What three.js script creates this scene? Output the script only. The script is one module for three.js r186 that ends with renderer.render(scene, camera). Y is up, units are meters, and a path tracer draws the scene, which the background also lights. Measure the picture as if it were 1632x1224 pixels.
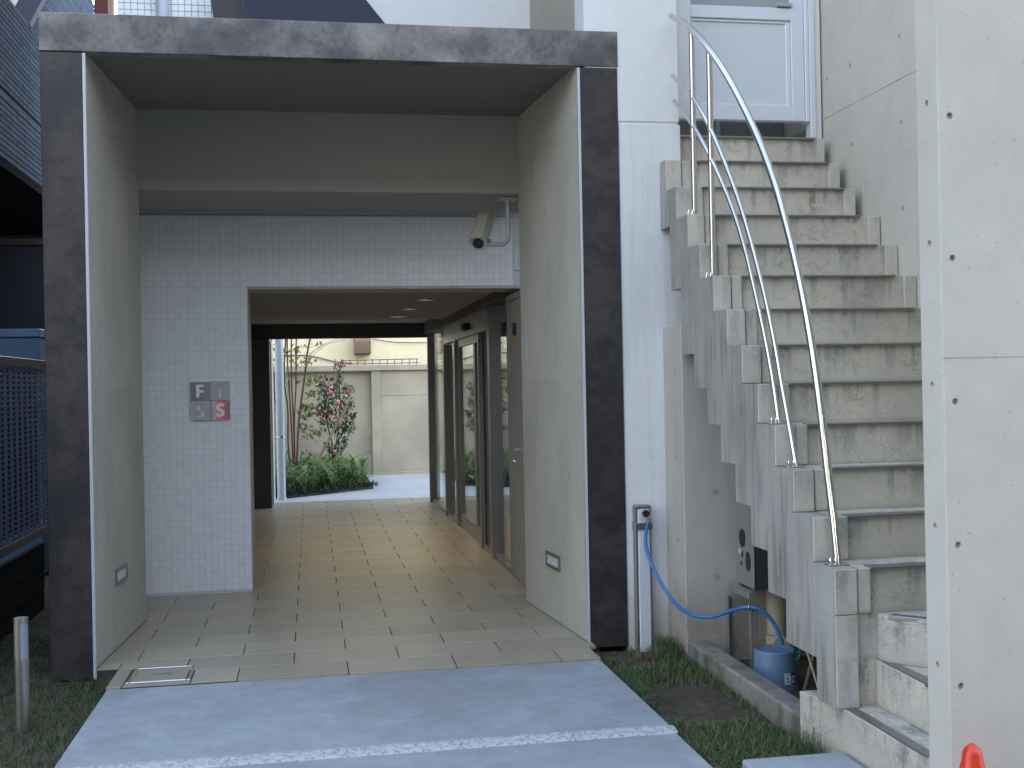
import * as THREE from 'three';
import { mergeGeometries, toCreasedNormals } from 'three/addons/utils/BufferGeometryUtils.js';
import { RoundedBoxGeometry } from 'three/addons/geometries/RoundedBoxGeometry.js';
import { Brush, Evaluator, SUBTRACTION } from 'three-bvh-csg';
import { FontLoader } from 'three/addons/loaders/FontLoader.js';

// ------------------------------------------------------------------ camera, sky, sun, exposure
const scene = new THREE.Scene();
const camera = new THREE.PerspectiveCamera(36.80, 4 / 3, 0.05, 600);
camera.position.set(0.1222, 1.5597, 6.41);
camera.rotation.set(0.0018, -0.1728, -0.0191, 'YXZ');
const renderer = new THREE.WebGLRenderer({ antialias: true });
renderer.setSize(1024, 768);
renderer.toneMapping = THREE.LinearToneMapping;
renderer.toneMappingExposure = 4.1;
renderer.shadowMap.enabled = true;

const SUN = new THREE.Vector3(-0.16, 0.27, -0.95).normalize();
{
  const w = 512, h = 256, d = new Float32Array(w * h * 4);
  for (let j = 0; j < h; j++) for (let i = 0; i < w; i++) {
    const el = ((j + 0.5) / h - 0.5) * Math.PI, az = ((i + 0.5) / w - 0.5) * 2 * Math.PI;
    const y = Math.sin(el), x = Math.cos(el) * Math.cos(az), z = Math.cos(el) * Math.sin(az);
    const t = Math.pow(Math.max(0, 1 - Math.max(0, y)), 1.35);
    let c = [0.24 + 0.92 * t, 0.366 + 0.866 * t, 0.592 + 0.70 * t];
    const s = Math.max(0, x * SUN.x + y * SUN.y + z * SUN.z), g = 0.5 * Math.pow(s, 5) + 1.2 * Math.pow(s, 40);
    c = c.map((v, k) => v + g * [1, 0.95, 0.85][k]);
    if (y < 0) { const k = Math.max(0, 1 + y * 8); c = c.map((v, q) => v * k + (1 - k) * [0.22, 0.22, 0.23][q]); }
    const o = (j * w + i) * 4; d[o] = c[0]; d[o + 1] = c[1]; d[o + 2] = c[2]; d[o + 3] = 1;
  }
  const sky = new THREE.DataTexture(d, w, h, THREE.RGBAFormat, THREE.FloatType);
  sky.mapping = THREE.EquirectangularReflectionMapping; sky.magFilter = THREE.LinearFilter; sky.minFilter = THREE.LinearFilter; sky.wrapS = THREE.RepeatWrapping; sky.needsUpdate = true;
  scene.background = sky; scene.environment = sky;
}
const sun = new THREE.DirectionalLight(new THREE.Color(1, 0.95, 0.86), 3.2);
sun.position.copy(SUN).multiplyScalar(60); sun.castShadow = true;
sun.shadow.mapSize.set(2048, 2048);
Object.assign(sun.shadow.camera, { left: -25, right: 25, top: 25, bottom: -25, near: 1, far: 140 });
scene.add(sun, sun.target);

// ------------------------------------------------------------------ helpers
let seed = 7;
const rnd = () => { seed = (seed + 0x6d2b79f5) | 0; let t = Math.imul(seed ^ (seed >>> 15), 1 | seed); t = (t + Math.imul(t ^ (t >>> 7), 61 | t)) ^ t; return ((t ^ (t >>> 14)) >>> 0) / 4294967296; };
const rr = (a, b) => a + (b - a) * rnd();
const V = (x, y, z) => new THREE.Vector3(x, y, z);
const hash = (x, y, s) => { let n = Math.imul(x, 374761393) + Math.imul(y, 668265263) + Math.imul(s, 1274126177); n = Math.imul(n ^ (n >>> 13), 1274126177); return ((n ^ (n >>> 16)) >>> 0) / 4294967296; };
function pn(x, y, p, s) {                     // value noise that repeats every p cells
  const xi = Math.floor(x), yi = Math.floor(y), fx = x - xi, fy = y - yi, m = (a) => ((a % p) + p) % p;
  const u = fx * fx * (3 - 2 * fx), v = fy * fy * (3 - 2 * fy);
  const a = hash(m(xi), m(yi), s), b = hash(m(xi + 1), m(yi), s), c = hash(m(xi), m(yi + 1), s), d = hash(m(xi + 1), m(yi + 1), s);
  return a + (b - a) * u + (c - a) * v + (a - b - c + d) * u * v;
}
function fbm(u, v, p, oct, s) { let a = 0.5, t = 0, n = 0; for (let o = 0; o < oct; o++) { t += a * pn(u * p, v * p, p, s + o); n += a; a *= 0.5; p *= 2; } return t / n; }
const sstep = (a, b, x) => { const t = Math.min(1, Math.max(0, (x - a) / (b - a))); return t * t * (3 - 2 * t); };
const enc = (v) => { v = Math.min(1, Math.max(0, v)); return 255 * (v <= 0.0031308 ? v * 12.92 : 1.055 * Math.pow(v, 1 / 2.4) - 0.055); };
function tex(n, metres, fn, colour = true) {
  const d = new Uint8Array(n * n * 4);
  for (let j = 0; j < n; j++) for (let i = 0; i < n; i++) {
    const c = fn((i + 0.5) / n, (j + 0.5) / n, i, j), o = (j * n + i) * 4, a = typeof c === 'number' ? [c, c, c] : c;
    for (let k = 0; k < 3; k++) d[o + k] = colour ? enc(a[k]) : 255 * Math.min(1, Math.max(0, a[k]));
    d[o + 3] = 255;
  }
  const t = new THREE.DataTexture(d, n, n);
  t.wrapS = t.wrapT = THREE.RepeatWrapping; t.magFilter = THREE.LinearFilter; t.minFilter = THREE.LinearMipmapLinearFilter; t.generateMipmaps = true;
  t.repeat.set(1 / metres, 1 / metres); if (colour) t.colorSpace = THREE.SRGBColorSpace; t.needsUpdate = true; return t;
}
const mix = (a, b, t) => a.map((v, i) => v + (b[i] - v) * t);
const mul = (a, k) => a.map((v) => v * k);
function mat(c, rough = 0.8, metal = 0, extra = {}) {
  const m = new (extra.phys ? THREE.MeshPhysicalMaterial : THREE.MeshStandardMaterial)({ roughness: rough, metalness: metal });
  m.color.setRGB(...c); const { phys, ...e } = extra; Object.assign(m, e); m.side = THREE.DoubleSide; return m;
}
function uvw(g) {                              // uv in metres, by the facing of each triangle
  if (g.index) g = g.toNonIndexed();
  const p = g.attributes.position, n = g.attributes.normal, uv = new Float32Array(p.count * 2), a = V(), b = V(), c = V(), f = V();
  for (let i = 0; i < p.count; i += 3) {
    a.fromBufferAttribute(p, i); b.fromBufferAttribute(p, i + 1); c.fromBufferAttribute(p, i + 2);
    f.crossVectors(b.clone().sub(a), c.clone().sub(a)); const x = Math.abs(f.x), y = Math.abs(f.y), z = Math.abs(f.z);
    [a, b, c].forEach((q, k) => {
      const o = (i + k) * 2;
      if (y >= x && y >= z) { uv[o] = q.x; uv[o + 1] = -q.z; } else if (x >= z) { uv[o] = q.z; uv[o + 1] = q.y; } else { uv[o] = q.x; uv[o + 1] = q.y; }
    });
  }
  g.setAttribute('uv', new THREE.BufferAttribute(uv, 2)); return g;
}
// a box between two corners with small chamfers
function box(x0, y0, z0, x1, y1, z1, b = 0.004) {
  const w = Math.abs(x1 - x0), h = Math.abs(y1 - y0), d = Math.abs(z1 - z0);
  let g;
  b = Math.min(b, w * 0.45, h * 0.45, d * 0.45);
  if (b > 0) {
    const P = [], X = w / 2, Y = h / 2, Z = d / 2, q = (a, c, e, f) => P.push(a, c, e, a, e, f);
    const v = (sx, sy, sz, ax) => V(sx * (ax === 0 ? X : X - b), sy * (ax === 1 ? Y : Y - b), sz * (ax === 2 ? Z : Z - b));
    const tri = (t) => { const n = t[1].clone().sub(t[0]).cross(t[2].clone().sub(t[0])); const m = t[0].clone().add(t[1]).add(t[2]); if (n.dot(m) < 0) [t[1], t[2]] = [t[2], t[1]]; return t; };
    for (const s of [-1, 1]) { q(v(s, -1, -1, 0), v(s, 1, -1, 0), v(s, 1, 1, 0), v(s, -1, 1, 0)); q(v(-1, s, -1, 1), v(1, s, -1, 1), v(1, s, 1, 1), v(-1, s, 1, 1)); q(v(-1, -1, s, 2), v(1, -1, s, 2), v(1, 1, s, 2), v(-1, 1, s, 2)); }
    for (const s of [-1, 1]) for (const t of [-1, 1]) {
      q(v(s, t, -1, 0), v(s, t, 1, 0), v(s, t, 1, 1), v(s, t, -1, 1)); q(v(s, -1, t, 0), v(s, 1, t, 0), v(s, 1, t, 2), v(s, -1, t, 2)); q(v(-1, s, t, 1), v(1, s, t, 1), v(1, s, t, 2), v(-1, s, t, 2));
      for (const r of [-1, 1]) P.push(v(s, t, r, 0), v(s, t, r, 1), v(s, t, r, 2));
    }
    const out = []; for (let i = 0; i < P.length; i += 3) out.push(...tri([P[i], P[i + 1], P[i + 2]]));
    g = new THREE.BufferGeometry().setFromPoints(out); g.computeVertexNormals();
  } else { g = new THREE.BoxGeometry(w, h, d).toNonIndexed(); }
  g.translate((x0 + x1) / 2, (y0 + y1) / 2, (z0 + z1) / 2);
  g.deleteAttribute('uv'); return uvw(g);
}
// a polygon of (a, b) points extruded: axis 'x' takes (z, y) points, 'y' takes (x, z), 'z' takes (x, y)
function prism(pts, axis, from, to, bevel = 0, holes = []) {
  const s = new THREE.Shape(pts.map((p) => new THREE.Vector2(axis === 'x' ? -p[0] : p[0], axis === 'y' ? -p[1] : p[1])));
  for (const h of holes) s.holes.push(h);
  let g = new THREE.ExtrudeGeometry(s, { depth: Math.abs(to - from) - 2 * bevel, bevelEnabled: bevel > 0, bevelSize: bevel, bevelThickness: bevel, bevelOffset: -bevel, bevelSegments: 1, steps: 1 });
  g.translate(0, 0, Math.min(from, to) + bevel);
  if (axis === 'x') { g = g.rotateY(Math.PI / 2); }        // local x = -z  ->  world z
  if (axis === 'y') { g = g.rotateX(-Math.PI / 2); }        // local z -> y, local y = -z
  g.deleteAttribute('uv'); return uvw(g);
}
function tube(points, r, seg = 40, rad = 12, caps = true) {
  const c = new THREE.CatmullRomCurve3(points.map((p) => V(...p)), false, 'centripetal');
  const gs = [new THREE.TubeGeometry(c, seg, r, rad, false)];
  if (caps) for (const t of [0, 1]) { const s = new THREE.SphereGeometry(r, rad, 6); const p = c.getPoint(t); s.translate(p.x, p.y, p.z); gs.push(s); }
  return mergeGeometries(gs.map((g) => g.toNonIndexed()));
}
function cyl(a, b, r0, r1 = r0, rad = 16, open = false) {
  const A = V(...a), B = V(...b), d = B.clone().sub(A), g = new THREE.CylinderGeometry(r1, r0, d.length(), rad, 1, open);
  g.translate(0, d.length() / 2, 0); g.applyQuaternion(new THREE.Quaternion().setFromUnitVectors(V(0, 1, 0), d.normalize())); g.translate(...a); return g.toNonIndexed();
}
const merge = (...g) => mergeGeometries(g.flat().map((q) => { q = q.index ? q.toNonIndexed() : q; if (!q.attributes.uv) uvw(q); for (const k of Object.keys(q.attributes)) if (!['position', 'normal', 'uv'].includes(k)) q.deleteAttribute(k); return q; }));
const names = {};
const numbered = (n) => { const k = names[n] = (names[n] ?? -1) + 1; return k ? `${n}_${String(k).padStart(3, '0')}` : n; };
function thing(name, label, category, base = [0, 0, 0], group) {
  const o = new THREE.Group(); o.name = numbered(name); o.position.set(...base); o.userData = { label, category }; if (group) o.userData.group = group; scene.add(o); return o;
}
// a mesh whose geometry is given in world coordinates, moved under its (unrotated) parent
function put(name, g, m, parent = scene, data) {
  const o = new THREE.Mesh(g, m); o.name = parent === scene ? numbered(name) : name; o.castShadow = o.receiveShadow = true;
  if (parent !== scene) { const p = V(); for (let q = parent; q && q !== scene; q = q.parent) p.add(q.position); o.geometry = g.userData.shared ? g : g.translate(-p.x, -p.y, -p.z); }
  parent.add(o); if (data) o.userData = data; return o;
}
const structure = (name, g, m, label) => put(name, g, m, scene, { kind: 'structure', label });
const single = (name, label, category, g, m, group) => put(name, g, m, scene, group ? { label, category, group } : { label, category });
// alike pieces sharing one geometry (made round its own centre)
function piece(name, g, m, parent, x, y, z) { const p = V(); for (let q = parent; q && q !== scene; q = q.parent) p.add(q.position); const o = new THREE.Mesh(g, m); o.name = name; o.position.set(x - p.x, y - p.y, z - p.z); o.castShadow = o.receiveShadow = true; parent.add(o); return o; }

// ------------------------------------------------------------------ materials
const M = {};
{
  const fine = tex(512, 0.5, (u, v) => 0.5 + 0.5 * (fbm(u, v, 32, 3, 91) - 0.5), false);
  const speck = (u, v, i, j, s, dens) => (hash(i >> 1, j >> 1, s) < dens ? 1 : 0);
  const concT = tex(1024, 2.6, (u, v, i, j) => {
    const a = fbm(u, v, 3, 5, 11), b = fbm(u, v, 24, 4, 12), k = 0.88 + 0.12 * (a - 0.5) + 0.12 * (b - 0.5) + 0.10 * (hash(i, j, 15) - 0.5);
    const pin = hash(i >> 1, j >> 1, 5) < 0.0009 ? 0.55 : 1;
    return mul([0.605, 0.568, 0.49], k * pin);
  });
  M.conc = mat([1, 1, 1], 0.75, 0, { map: concT, bumpMap: fine, bumpScale: 0.0006 });
  M.concDark = mat([0.74, 0.72, 0.66], 0.82, 0, { map: concT, bumpMap: fine, bumpScale: 0.0008 });
  // stair concrete: mottled, streaked, hair cracks
  const cracks = () => {
    const n = 1024, cv = document.createElement('canvas'); cv.width = cv.height = n; const g = cv.getContext('2d');
    g.fillStyle = '#fff'; g.fillRect(0, 0, n, n); g.lineCap = 'round';
    for (let k = 0; k < 150; k++) {
      let x = rnd() * n, y = rnd() * n, a = rnd() * 6.28;
      const L = 10 + rnd() * 40; 
      for (let q = 0; q < L; q++) {
        const s = 2 + rnd() * 5, nx = x + Math.cos(a) * s, ny = y + Math.sin(a) * s;
        g.strokeStyle = `rgba(40,38,34,${0.35 + 0.55 * rnd()})`; g.lineWidth = 0.9 + 3.2 * rnd() * rnd() * rnd();
        for (const ox of [-n, 0, n]) for (const oy of [-n, 0, n]) { g.beginPath(); g.moveTo(x + ox, y + oy); g.lineTo(nx + ox, ny + oy); g.stroke(); }
        x = nx; y = ny; a += (rnd() - 0.5) * 1.7; if (rnd() < 0.06) a += 1.3;
      }
    }
    return g.getImageData(0, 0, n, n).data;
  };
  const ck = cracks();
  const stairT = (dirt, withCracks) => tex(1024, 1.56, (u, v, i, j) => {
    const y = v * 1.56, ph = ((((y - 0.768) / 0.195) % 1) + 1) % 1, row = Math.floor((y - 0.768) / 0.195 + 8) % 8;   // ph: 0 at the foot of a riser, 1 under its nosing
    const a = fbm(u, v, 4, 6, 31), b = fbm(u, v, 20, 4, 32), f = fbm(u, v, 90, 3, 35);
    let c = mix([0.635, 0.58, 0.48], [0.55, 0.515, 0.455], sstep(0.3, 0.7, b));
    c = mul(c, 0.88 + 0.34 * (a - 0.5) + 0.2 * (b - 0.5) + 0.16 * (f - 0.5));
    const n = fbm(u, 0.5 + 0.02 * fbm(u, v, 40, 3, 38), 34, 4, 300 + row), len = sstep(0.44, 0.70, n);      // drips running down from each nosing
    const drip = sstep(1 - 1.15 * len, 1.02, ph) * len, soak = sstep(0.50, 0.72, fbm(u, v, 9, 5, 340)) * sstep(0.38, 0.62, f);
    c = mix(c, [0.20, 0.20, 0.18], Math.min(0.8, (0.75 * drip * (0.5 + f) + 0.45 * soak) * dirt));
    c = mix(c, [0.30, 0.28, 0.23], 0.5 * sstep(0.14, 0.0, ph) * (0.4 + f));
    if (withCracks) c = mul(c, 0.35 + 0.65 * ck[(j * 1024 + i) * 4] / 255);
    if (hash(i >> 1, j >> 1, 6) < 0.002) c = mul(c, 0.6);
    return c;
  });
  M.riser = mat([0.97, 0.97, 0.95], 0.85, 0, { map: stairT(0.72, true), bumpMap: fine, bumpScale: 0.0008 });
  M.stringer = mat([0.86, 0.88, 0.88], 0.85, 0, { map: tex(1024, 2.2, (u, v) => {
    const st = fbm(u * 1, v * 0.125, 24, 6, 41), a = fbm(u, v, 5, 6, 42), m = fbm(u, v, 3, 3, 43); const q = fbm(u, v * 0.09, 70, 4, 44); return mul([0.455, 0.425, 0.375], 0.86 + 0.42 * (a - 0.5) + (0.2 + 0.4 * m) * (st - 0.5) - 0.22 * sstep(0.52, 0.70, q) + 0.10 * (fbm(u, v, 90, 3, 45) - 0.5));
  }), bumpMap: fine, bumpScale: 0.0008 });
  M.cheek = mat([1, 1, 1], 0.85, 0, { map: stairT(0.5, false), bumpMap: fine, bumpScale: 0.001 });
  M.slab = mat([1, 1, 1], 0.8, 0, { map: tex(1024, 2.4, (u, v, i, j) => {
    const a = fbm(u, v, 3, 5, 51), b = fbm(u, v, 40, 3, 52), s = sstep(0.52, 0.7, fbm(u, v, 5, 5, 53)) + 0.5 * sstep(0.6, 0.7, fbm(u, v, 24, 3, 54));
    let c = mul([0.36, 0.38, 0.405], 0.86 + 0.42 * (a - 0.5) + 0.2 * (b - 0.5)); c = mix(c, [0.235, 0.23, 0.225], 0.4 * s);
    c = mul(c, 0.93 + 0.14 * hash(i, j, 9)); if (hash(i >> 1, j >> 1, 8) < 0.003) c = mul(c, 0.62); if (hash(i >> 1, j >> 1, 10) < 0.002) c = mul(c, 1.25); return c;
  }), bumpMap: fine, bumpScale: 0.001 });
  M.curb = mat([1, 1, 1], 0.9, 0, { map: tex(512, 1.2, (u, v) => {
    const a = fbm(u, v, 4, 5, 61), b = fbm(u, v, 14, 5, 62); return mul(mix([0.30, 0.28, 0.245], [0.20, 0.165, 0.115], sstep(0.35, 0.75, b)), 0.75 + 0.7 * (a - 0.4));
  }), bumpMap: fine, bumpScale: 0.002 });
  M.panel = (pale) => mat([1, 1, 1], 0.5, 0, { map: tex(1024, 2.3, (u, v, i, j) => {
    const a = fbm(u, v, 4, 6, 71), b = fbm(u, v, 9, 6, 72), sp = fbm(u, v, 90, 3, 73);
    const a2 = pale ? 0.6 * a + 0.4 * fbm(u, v, 14, 5, 74) : 0.34 * a + 0.36 * fbm(u, v, 12, 6, 74) + 0.30 * fbm(u, v, 44, 4, 76), q = fbm(u, v, 200, 2, 75);
    let c = mix([0.018, 0.0165, 0.020], [0.030, 0.026, 0.026], b);
    const t = pale ? sstep(0.20, 0.66, a2) : 0.50 * sstep(0.40, 0.68, a2);
    c = mix(c, pale ? [0.25, 0.23, 0.21] : [0.080, 0.063, 0.052], t);
    const d = sstep(0.46, 0.72, 0.5 * sp + 0.5 * q) * sstep(0.62, 0.40, a2) * (pale ? 1 : 0.5);
    c = mix(c, pale ? [0.055, 0.06, 0.085] : [0.020, 0.019, 0.026], 0.85 * d);
    c = mul(c, 0.72 + 0.56 * q); return c;
  }), bumpMap: fine, bumpScale: 0.0004 });
  M.panelPost = M.panel(false); M.panelLintel = M.panel(true);  // same brown panel; the lintel copy is paler, sky reflection painted in
  const plasterB = tex(512, 0.25, (u, v) => fbm(u, v, 64, 2, 95), false);
  M.plaster = mat([1, 1, 1], 0.9, 0, { map: tex(512, 1.6, (u, v) => mul([0.505, 0.484, 0.42], 0.93 + 0.26 * (fbm(u, v * 0.5, 6, 5, 81) - 0.5) - 0.02 * sstep(0.55, 0.7, fbm(u, v * 0.125, 40, 3, 84)) + 0.14 * (fbm(u, v, 80, 2, 82) - 0.5))), bumpMap: plasterB, bumpScale: 0.0014 });
  M.beam = mat([0.355, 0.342, 0.295], 0.9, 0, { bumpMap: plasterB, bumpScale: 0.0007 });  // same paint as the wing plaster, darkened here to carry the shade
  M.soffit = mat([0.20, 0.193, 0.168], 0.9, 0, { bumpMap: plasterB, bumpScale: 0.0006 });  // wing plaster again, with the dim overhead shade put into its colour
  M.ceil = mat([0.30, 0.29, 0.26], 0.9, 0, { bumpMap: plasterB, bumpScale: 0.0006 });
  M.beamDark = mat([0.10, 0.085, 0.075], 0.8);
  M.colDark = mat([0.075, 0.072, 0.08], 0.7);
  M.white = mat([0.745, 0.742, 0.735], 0.75, 0, { map: tex(512, 2.8, (u, v) => { const k = 0.95 + 0.12 * (fbm(u, v * 0.4, 5, 5, 101) - 0.5) + 0.05 * (fbm(u, v, 60, 2, 102) - 0.5); return [k, k, k * 0.995]; }), bumpMap: plasterB, bumpScale: 0.0004 });
  const base = (c, dirt, s, top) => mat([1, 1, 1], 0.8, 0, { map: tex(1024, 4, (u, v, i, j) => {
    const y = v * 4 > 3.8 ? v * 4 - 4 : v * 4, n = fbm(u, v, 12, 5, s), f = fbm(u, v, 64, 3, s + 3), st = fbm(u, v * 0.06, 96, 3, s + 5);
    let k = mul(c, 0.95 + 0.10 * (fbm(u, v, 6, 5, s + 7) - 0.5) + 0.06 * (f - 0.5) - 0.06 * sstep(0.56, 0.72, st));
    if (hash(i >> 1, j >> 1, s) < 0.0008) k = mul(k, 0.7);
    return mix(k, dirt, 0.75 * sstep(top * (0.4 + 1.2 * n), -0.06, y) * (0.4 + f)); }), bumpMap: fine, bumpScale: 0.0006 });
  M.whiteLow = base([0.745, 0.742, 0.735], [0.36, 0.33, 0.27], 221, 0.42); M.concLow = base([0.52, 0.488, 0.43], [0.26, 0.205, 0.135], 241, 0.55);
  M.trim = mat([0.52, 0.53, 0.55], 0.5, 0.1);
  M.mosaic = [0.86, 0.845, 0.87, 0.825].map((k) => mat([k * 0.94, k * 0.96, k * 0.985], 0.2, 0));
  M.grout = mat([0.56, 0.575, 0.60], 0.95);
  M.slit = mat([0.45, 0.42, 0.33], 0.5);
  const ft = (s, k) => tex(512, 0.62, (u, v) => mul([0.395, 0.333, 0.245], k * (0.95 + 0.16 * (fbm(u, v, 5, 5, s) - 0.5) + 0.12 * (fbm(u * 0.25, v, 64, 3, s + 9) - 0.5))));
  const ftb = tex(512, 0.31, (u, v) => fbm(u * 0.25, v, 48, 3, 131), false);
  M.ftile = [[111, 1], [112, 0.92], [113, 1.07], [114, 0.97]].map(([s, k]) => mat([1, 1, 1], 0.36, 0, { map: ft(s, k), bumpMap: ftb, bumpScale: 0.0002 }));
  M.joint = mat([0.055, 0.05, 0.045], 0.95);
  M.steel = mat([0.62, 0.60, 0.57], 0.24, 1);
  M.brushed = mat([0.40, 0.385, 0.36], 0.36, 0.95, { bumpMap: tex(256, 0.3, (u, v) => pn(u * 128, v * 2, 128, 3), false), bumpScale: 0.0002 });
  M.frame = mat([0.31, 0.30, 0.285], 0.36, 0.85);
  M.mirror = mat([0.80, 0.80, 0.82], 0.05, 1);
  M.chrome = mat([0.85, 0.85, 0.86], 0.08, 1);
  M.matteAlu = mat([0.46, 0.46, 0.48], 0.5, 0);
  M.black = mat([0.02, 0.02, 0.022], 0.5);
  M.rubber = mat([0.13, 0.13, 0.13], 0.7);
  M.navy = mat([0.022, 0.028, 0.05], 0.7);
  M.alu = mat([0.66, 0.69, 0.74], 0.4, 0.15);
  M.frost = mat([0.58, 0.63, 0.66], 0.55, 0);
  M.glass = mat([0.93, 0.96, 0.95], 0.02, 0, { phys: true, transmission: 1, thickness: 0, ior: 1.5 });
  M.cream = mat([1, 1, 1], 0.9, 0, { map: tex(512, 3, (u, v) => mul([0.90, 0.80, 0.54], 0.94 + 0.14 * (fbm(u, v, 6, 5, 141) - 0.5))), bumpMap: plasterB, bumpScale: 0.0015 });
  M.oldwall = mat([1, 1, 1], 0.9, 0, { map: tex(1024, 2.6, (u, v) => {
    const a = fbm(u, v, 3, 6, 151), b = fbm(u, v * 0.35, 12, 4, 152); let c = mul([0.46, 0.40, 0.305], 0.9 + 0.4 * (a - 0.5) + 0.2 * (b - 0.5));
    return mix(c, [0.27, 0.25, 0.20], 0.42 * sstep(0.42, 0.78, fbm(u, v, 5, 6, 153)));
  }), bumpMap: fine, bumpScale: 0.0015 });
  M.paving = mat([1, 1, 1], 0.8, 0, { map: tex(512, 2, (u, v) => mul([0.48, 0.48, 0.46], 0.92 + 0.25 * (fbm(u, v, 4, 5, 161) - 0.5))) });
  M.soil = mat([1, 1, 1], 1, 0, { map: tex(512, 1.1, (u, v) => { const a = fbm(u, v, 6, 6, 171); return mul(mix([0.030, 0.023, 0.017], [0.10, 0.078, 0.053], a), 0.55 + 0.9 * fbm(u, v, 48, 3, 173)); }), bumpMap: tex(512, 1.1, (u, v) => fbm(u, v, 16, 5, 172), false), bumpScale: 0.02 });
  M.aggregate = mat([1, 1, 1], 0.9, 0, { map: tex(512, 0.5, (u, v) => { const a = fbm(u, v, 40, 3, 181); return mix([0.44, 0.44, 0.445], [0.26, 0.255, 0.25], sstep(0.5, 0.75, a)); }) });
  M.brownMetal = mat([0.17, 0.115, 0.085], 0.35, 0.4);
  const tileRun = tex(512, 5.12, (u, v, i) => (i % 10 === 0 ? [0.45, 0.45, 0.45] : mul([1, 1, 1], 0.72 + 0.56 * hash(Math.floor(i / 10), Math.floor(v * 98.5), 251))));
  M.blueTile = [1, 0.88, 1.1].map((k) => mat([0.065 * k, 0.092 * k, 0.135 * k], 0.95, 0, { phys: true, specularIntensity: 0.12, map: tileRun }));
  M.maroon = mat([0.16, 0.02, 0.015], 0.5);
  M.fence = mat([0.21, 0.275, 0.47], 0.45, 0.1); M.louvre = mat([0.45, 0.50, 0.58], 0.4, 0.2);
  M.boards = mat([1, 1, 1], 0.8, 0, { map: tex(512, 1.2, (u, v) => mul([0.035, 0.030, 0.028], 0.8 + 0.8 * (fbm(u * 0.25, v, 24, 4, 191) - 0.5))) });
  M.greyBox = mat([0.27, 0.27, 0.255], 0.55, 0.2); M.shadedBox = mat([0.055, 0.055, 0.057], 0.6, 0.2);
  M.zinc = mat([0.36, 0.36, 0.35], 0.5, 0.6);
  M.pvc = mat([0.52, 0.48, 0.34], 0.45);
  M.bucket = mat([0.135, 0.215, 0.335], 0.45);
  M.hose = mat([0.03, 0.16, 0.42], 0.32);
  M.teal = mat([0.05, 0.35, 0.36], 0.5);
  M.cone = mat([0.62, 0.035, 0.012], 0.32);
  M.wood = mat([0.30, 0.19, 0.09], 0.8);
  M.bark = mat([0.095, 0.045, 0.03], 0.75); M.bark2 = mat([0.13, 0.09, 0.06], 0.85);
  M.pipe = mat([0.55, 0.60, 0.67], 0.4);
}
const glow = (c, k) => { const m = mat(mul(c, 0.15), 0.6); m.emissive.setRGB(...c); m.emissiveIntensity = k; return m; };

// ------------------------------------------------------------------ ground and paving
const GY = -0.06;
structure('ground', uvw(new THREE.PlaneGeometry(300, 300, 1, 1).rotateX(-Math.PI / 2).translate(0, GY - 0.02, 0)), M.soil, 'dark bare soil under the lawn strips beside the paved entrance');
{ // beds of soil with a bumpy surface
  const bed = (x0, z0, x1, z1, s, lab) => {
    const g = new THREE.PlaneGeometry(x1 - x0, z1 - z0, Math.ceil((x1 - x0) / 0.04), Math.ceil((z1 - z0) / 0.04)).rotateX(-Math.PI / 2).translate((x0 + x1) / 2, GY, (z0 + z1) / 2), p = g.attributes.position;
    for (let i = 0; i < p.count; i++) p.setY(i, GY + 0.045 * (fbm((p.getX(i) + 20) / 4, (p.getZ(i) + 20) / 4, 8, 4, s) - 0.5));
    g.computeVertexNormals(); g.deleteAttribute('uv'); structure('soil_bed', uvw(g), M.soil, lab);
  };
  bed(1.725, -0.42, 2.262, 1.87, 201, 'bare soil patch under the lawn between the walkway and the curb');
  bed(-2.6, -1.9, -0.985, 2.6, 202, 'dark soil under the lawn around the bollard light');
}
structure('concrete_walkway', box(-0.975, -0.14, 0.006, 1.722, -0.008, 1.30, 0.008), M.slab, 'smooth grey concrete slab in front of the tiled entrance');
structure('street_pavement', box(-0.96, -0.14, 1.425, 1.715, -0.010, 9, 0.008), M.slab, 'grey concrete pavement in front of the rough strip');
structure('step_pad', box(1.835, -0.14, 1.90, 2.275, 0.012, 6, 0.008), M.slab, 'pale concrete pad before the first stair step');
structure('roadway', box(-40, -0.2, 9.02, 40, -0.03, 13.9, 0), mat([0.06, 0.06, 0.062], 0.9), 'grey roadway behind the viewer');
{ // rough strip between the slabs: a lumpy sheet
  const g = new THREE.PlaneGeometry(2.69, 0.118, 330, 16).rotateX(-Math.PI / 2).translate(0.378, 0, 1.362), p = g.attributes.position;
  for (let i = 0; i < p.count; i++) {
    const x = p.getX(i), z = p.getZ(i), e = Math.min(1, Math.min(z - 1.303, 1.421 - z) / 0.012);
    p.setY(i, -0.014 + 0.016 * e * fbm((x + 5) / 4, (z + 5) / 4, 180, 3, 211)); p.setX(i, x + 0.004 * (pn(x * 90, z * 90, 1024, 4) - 0.5));
  }
  g.computeVertexNormals(); g.deleteAttribute('uv'); structure('rough_strip', uvw(g), M.aggregate, 'rough white exposed stone strip across the walkway');
}
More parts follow.
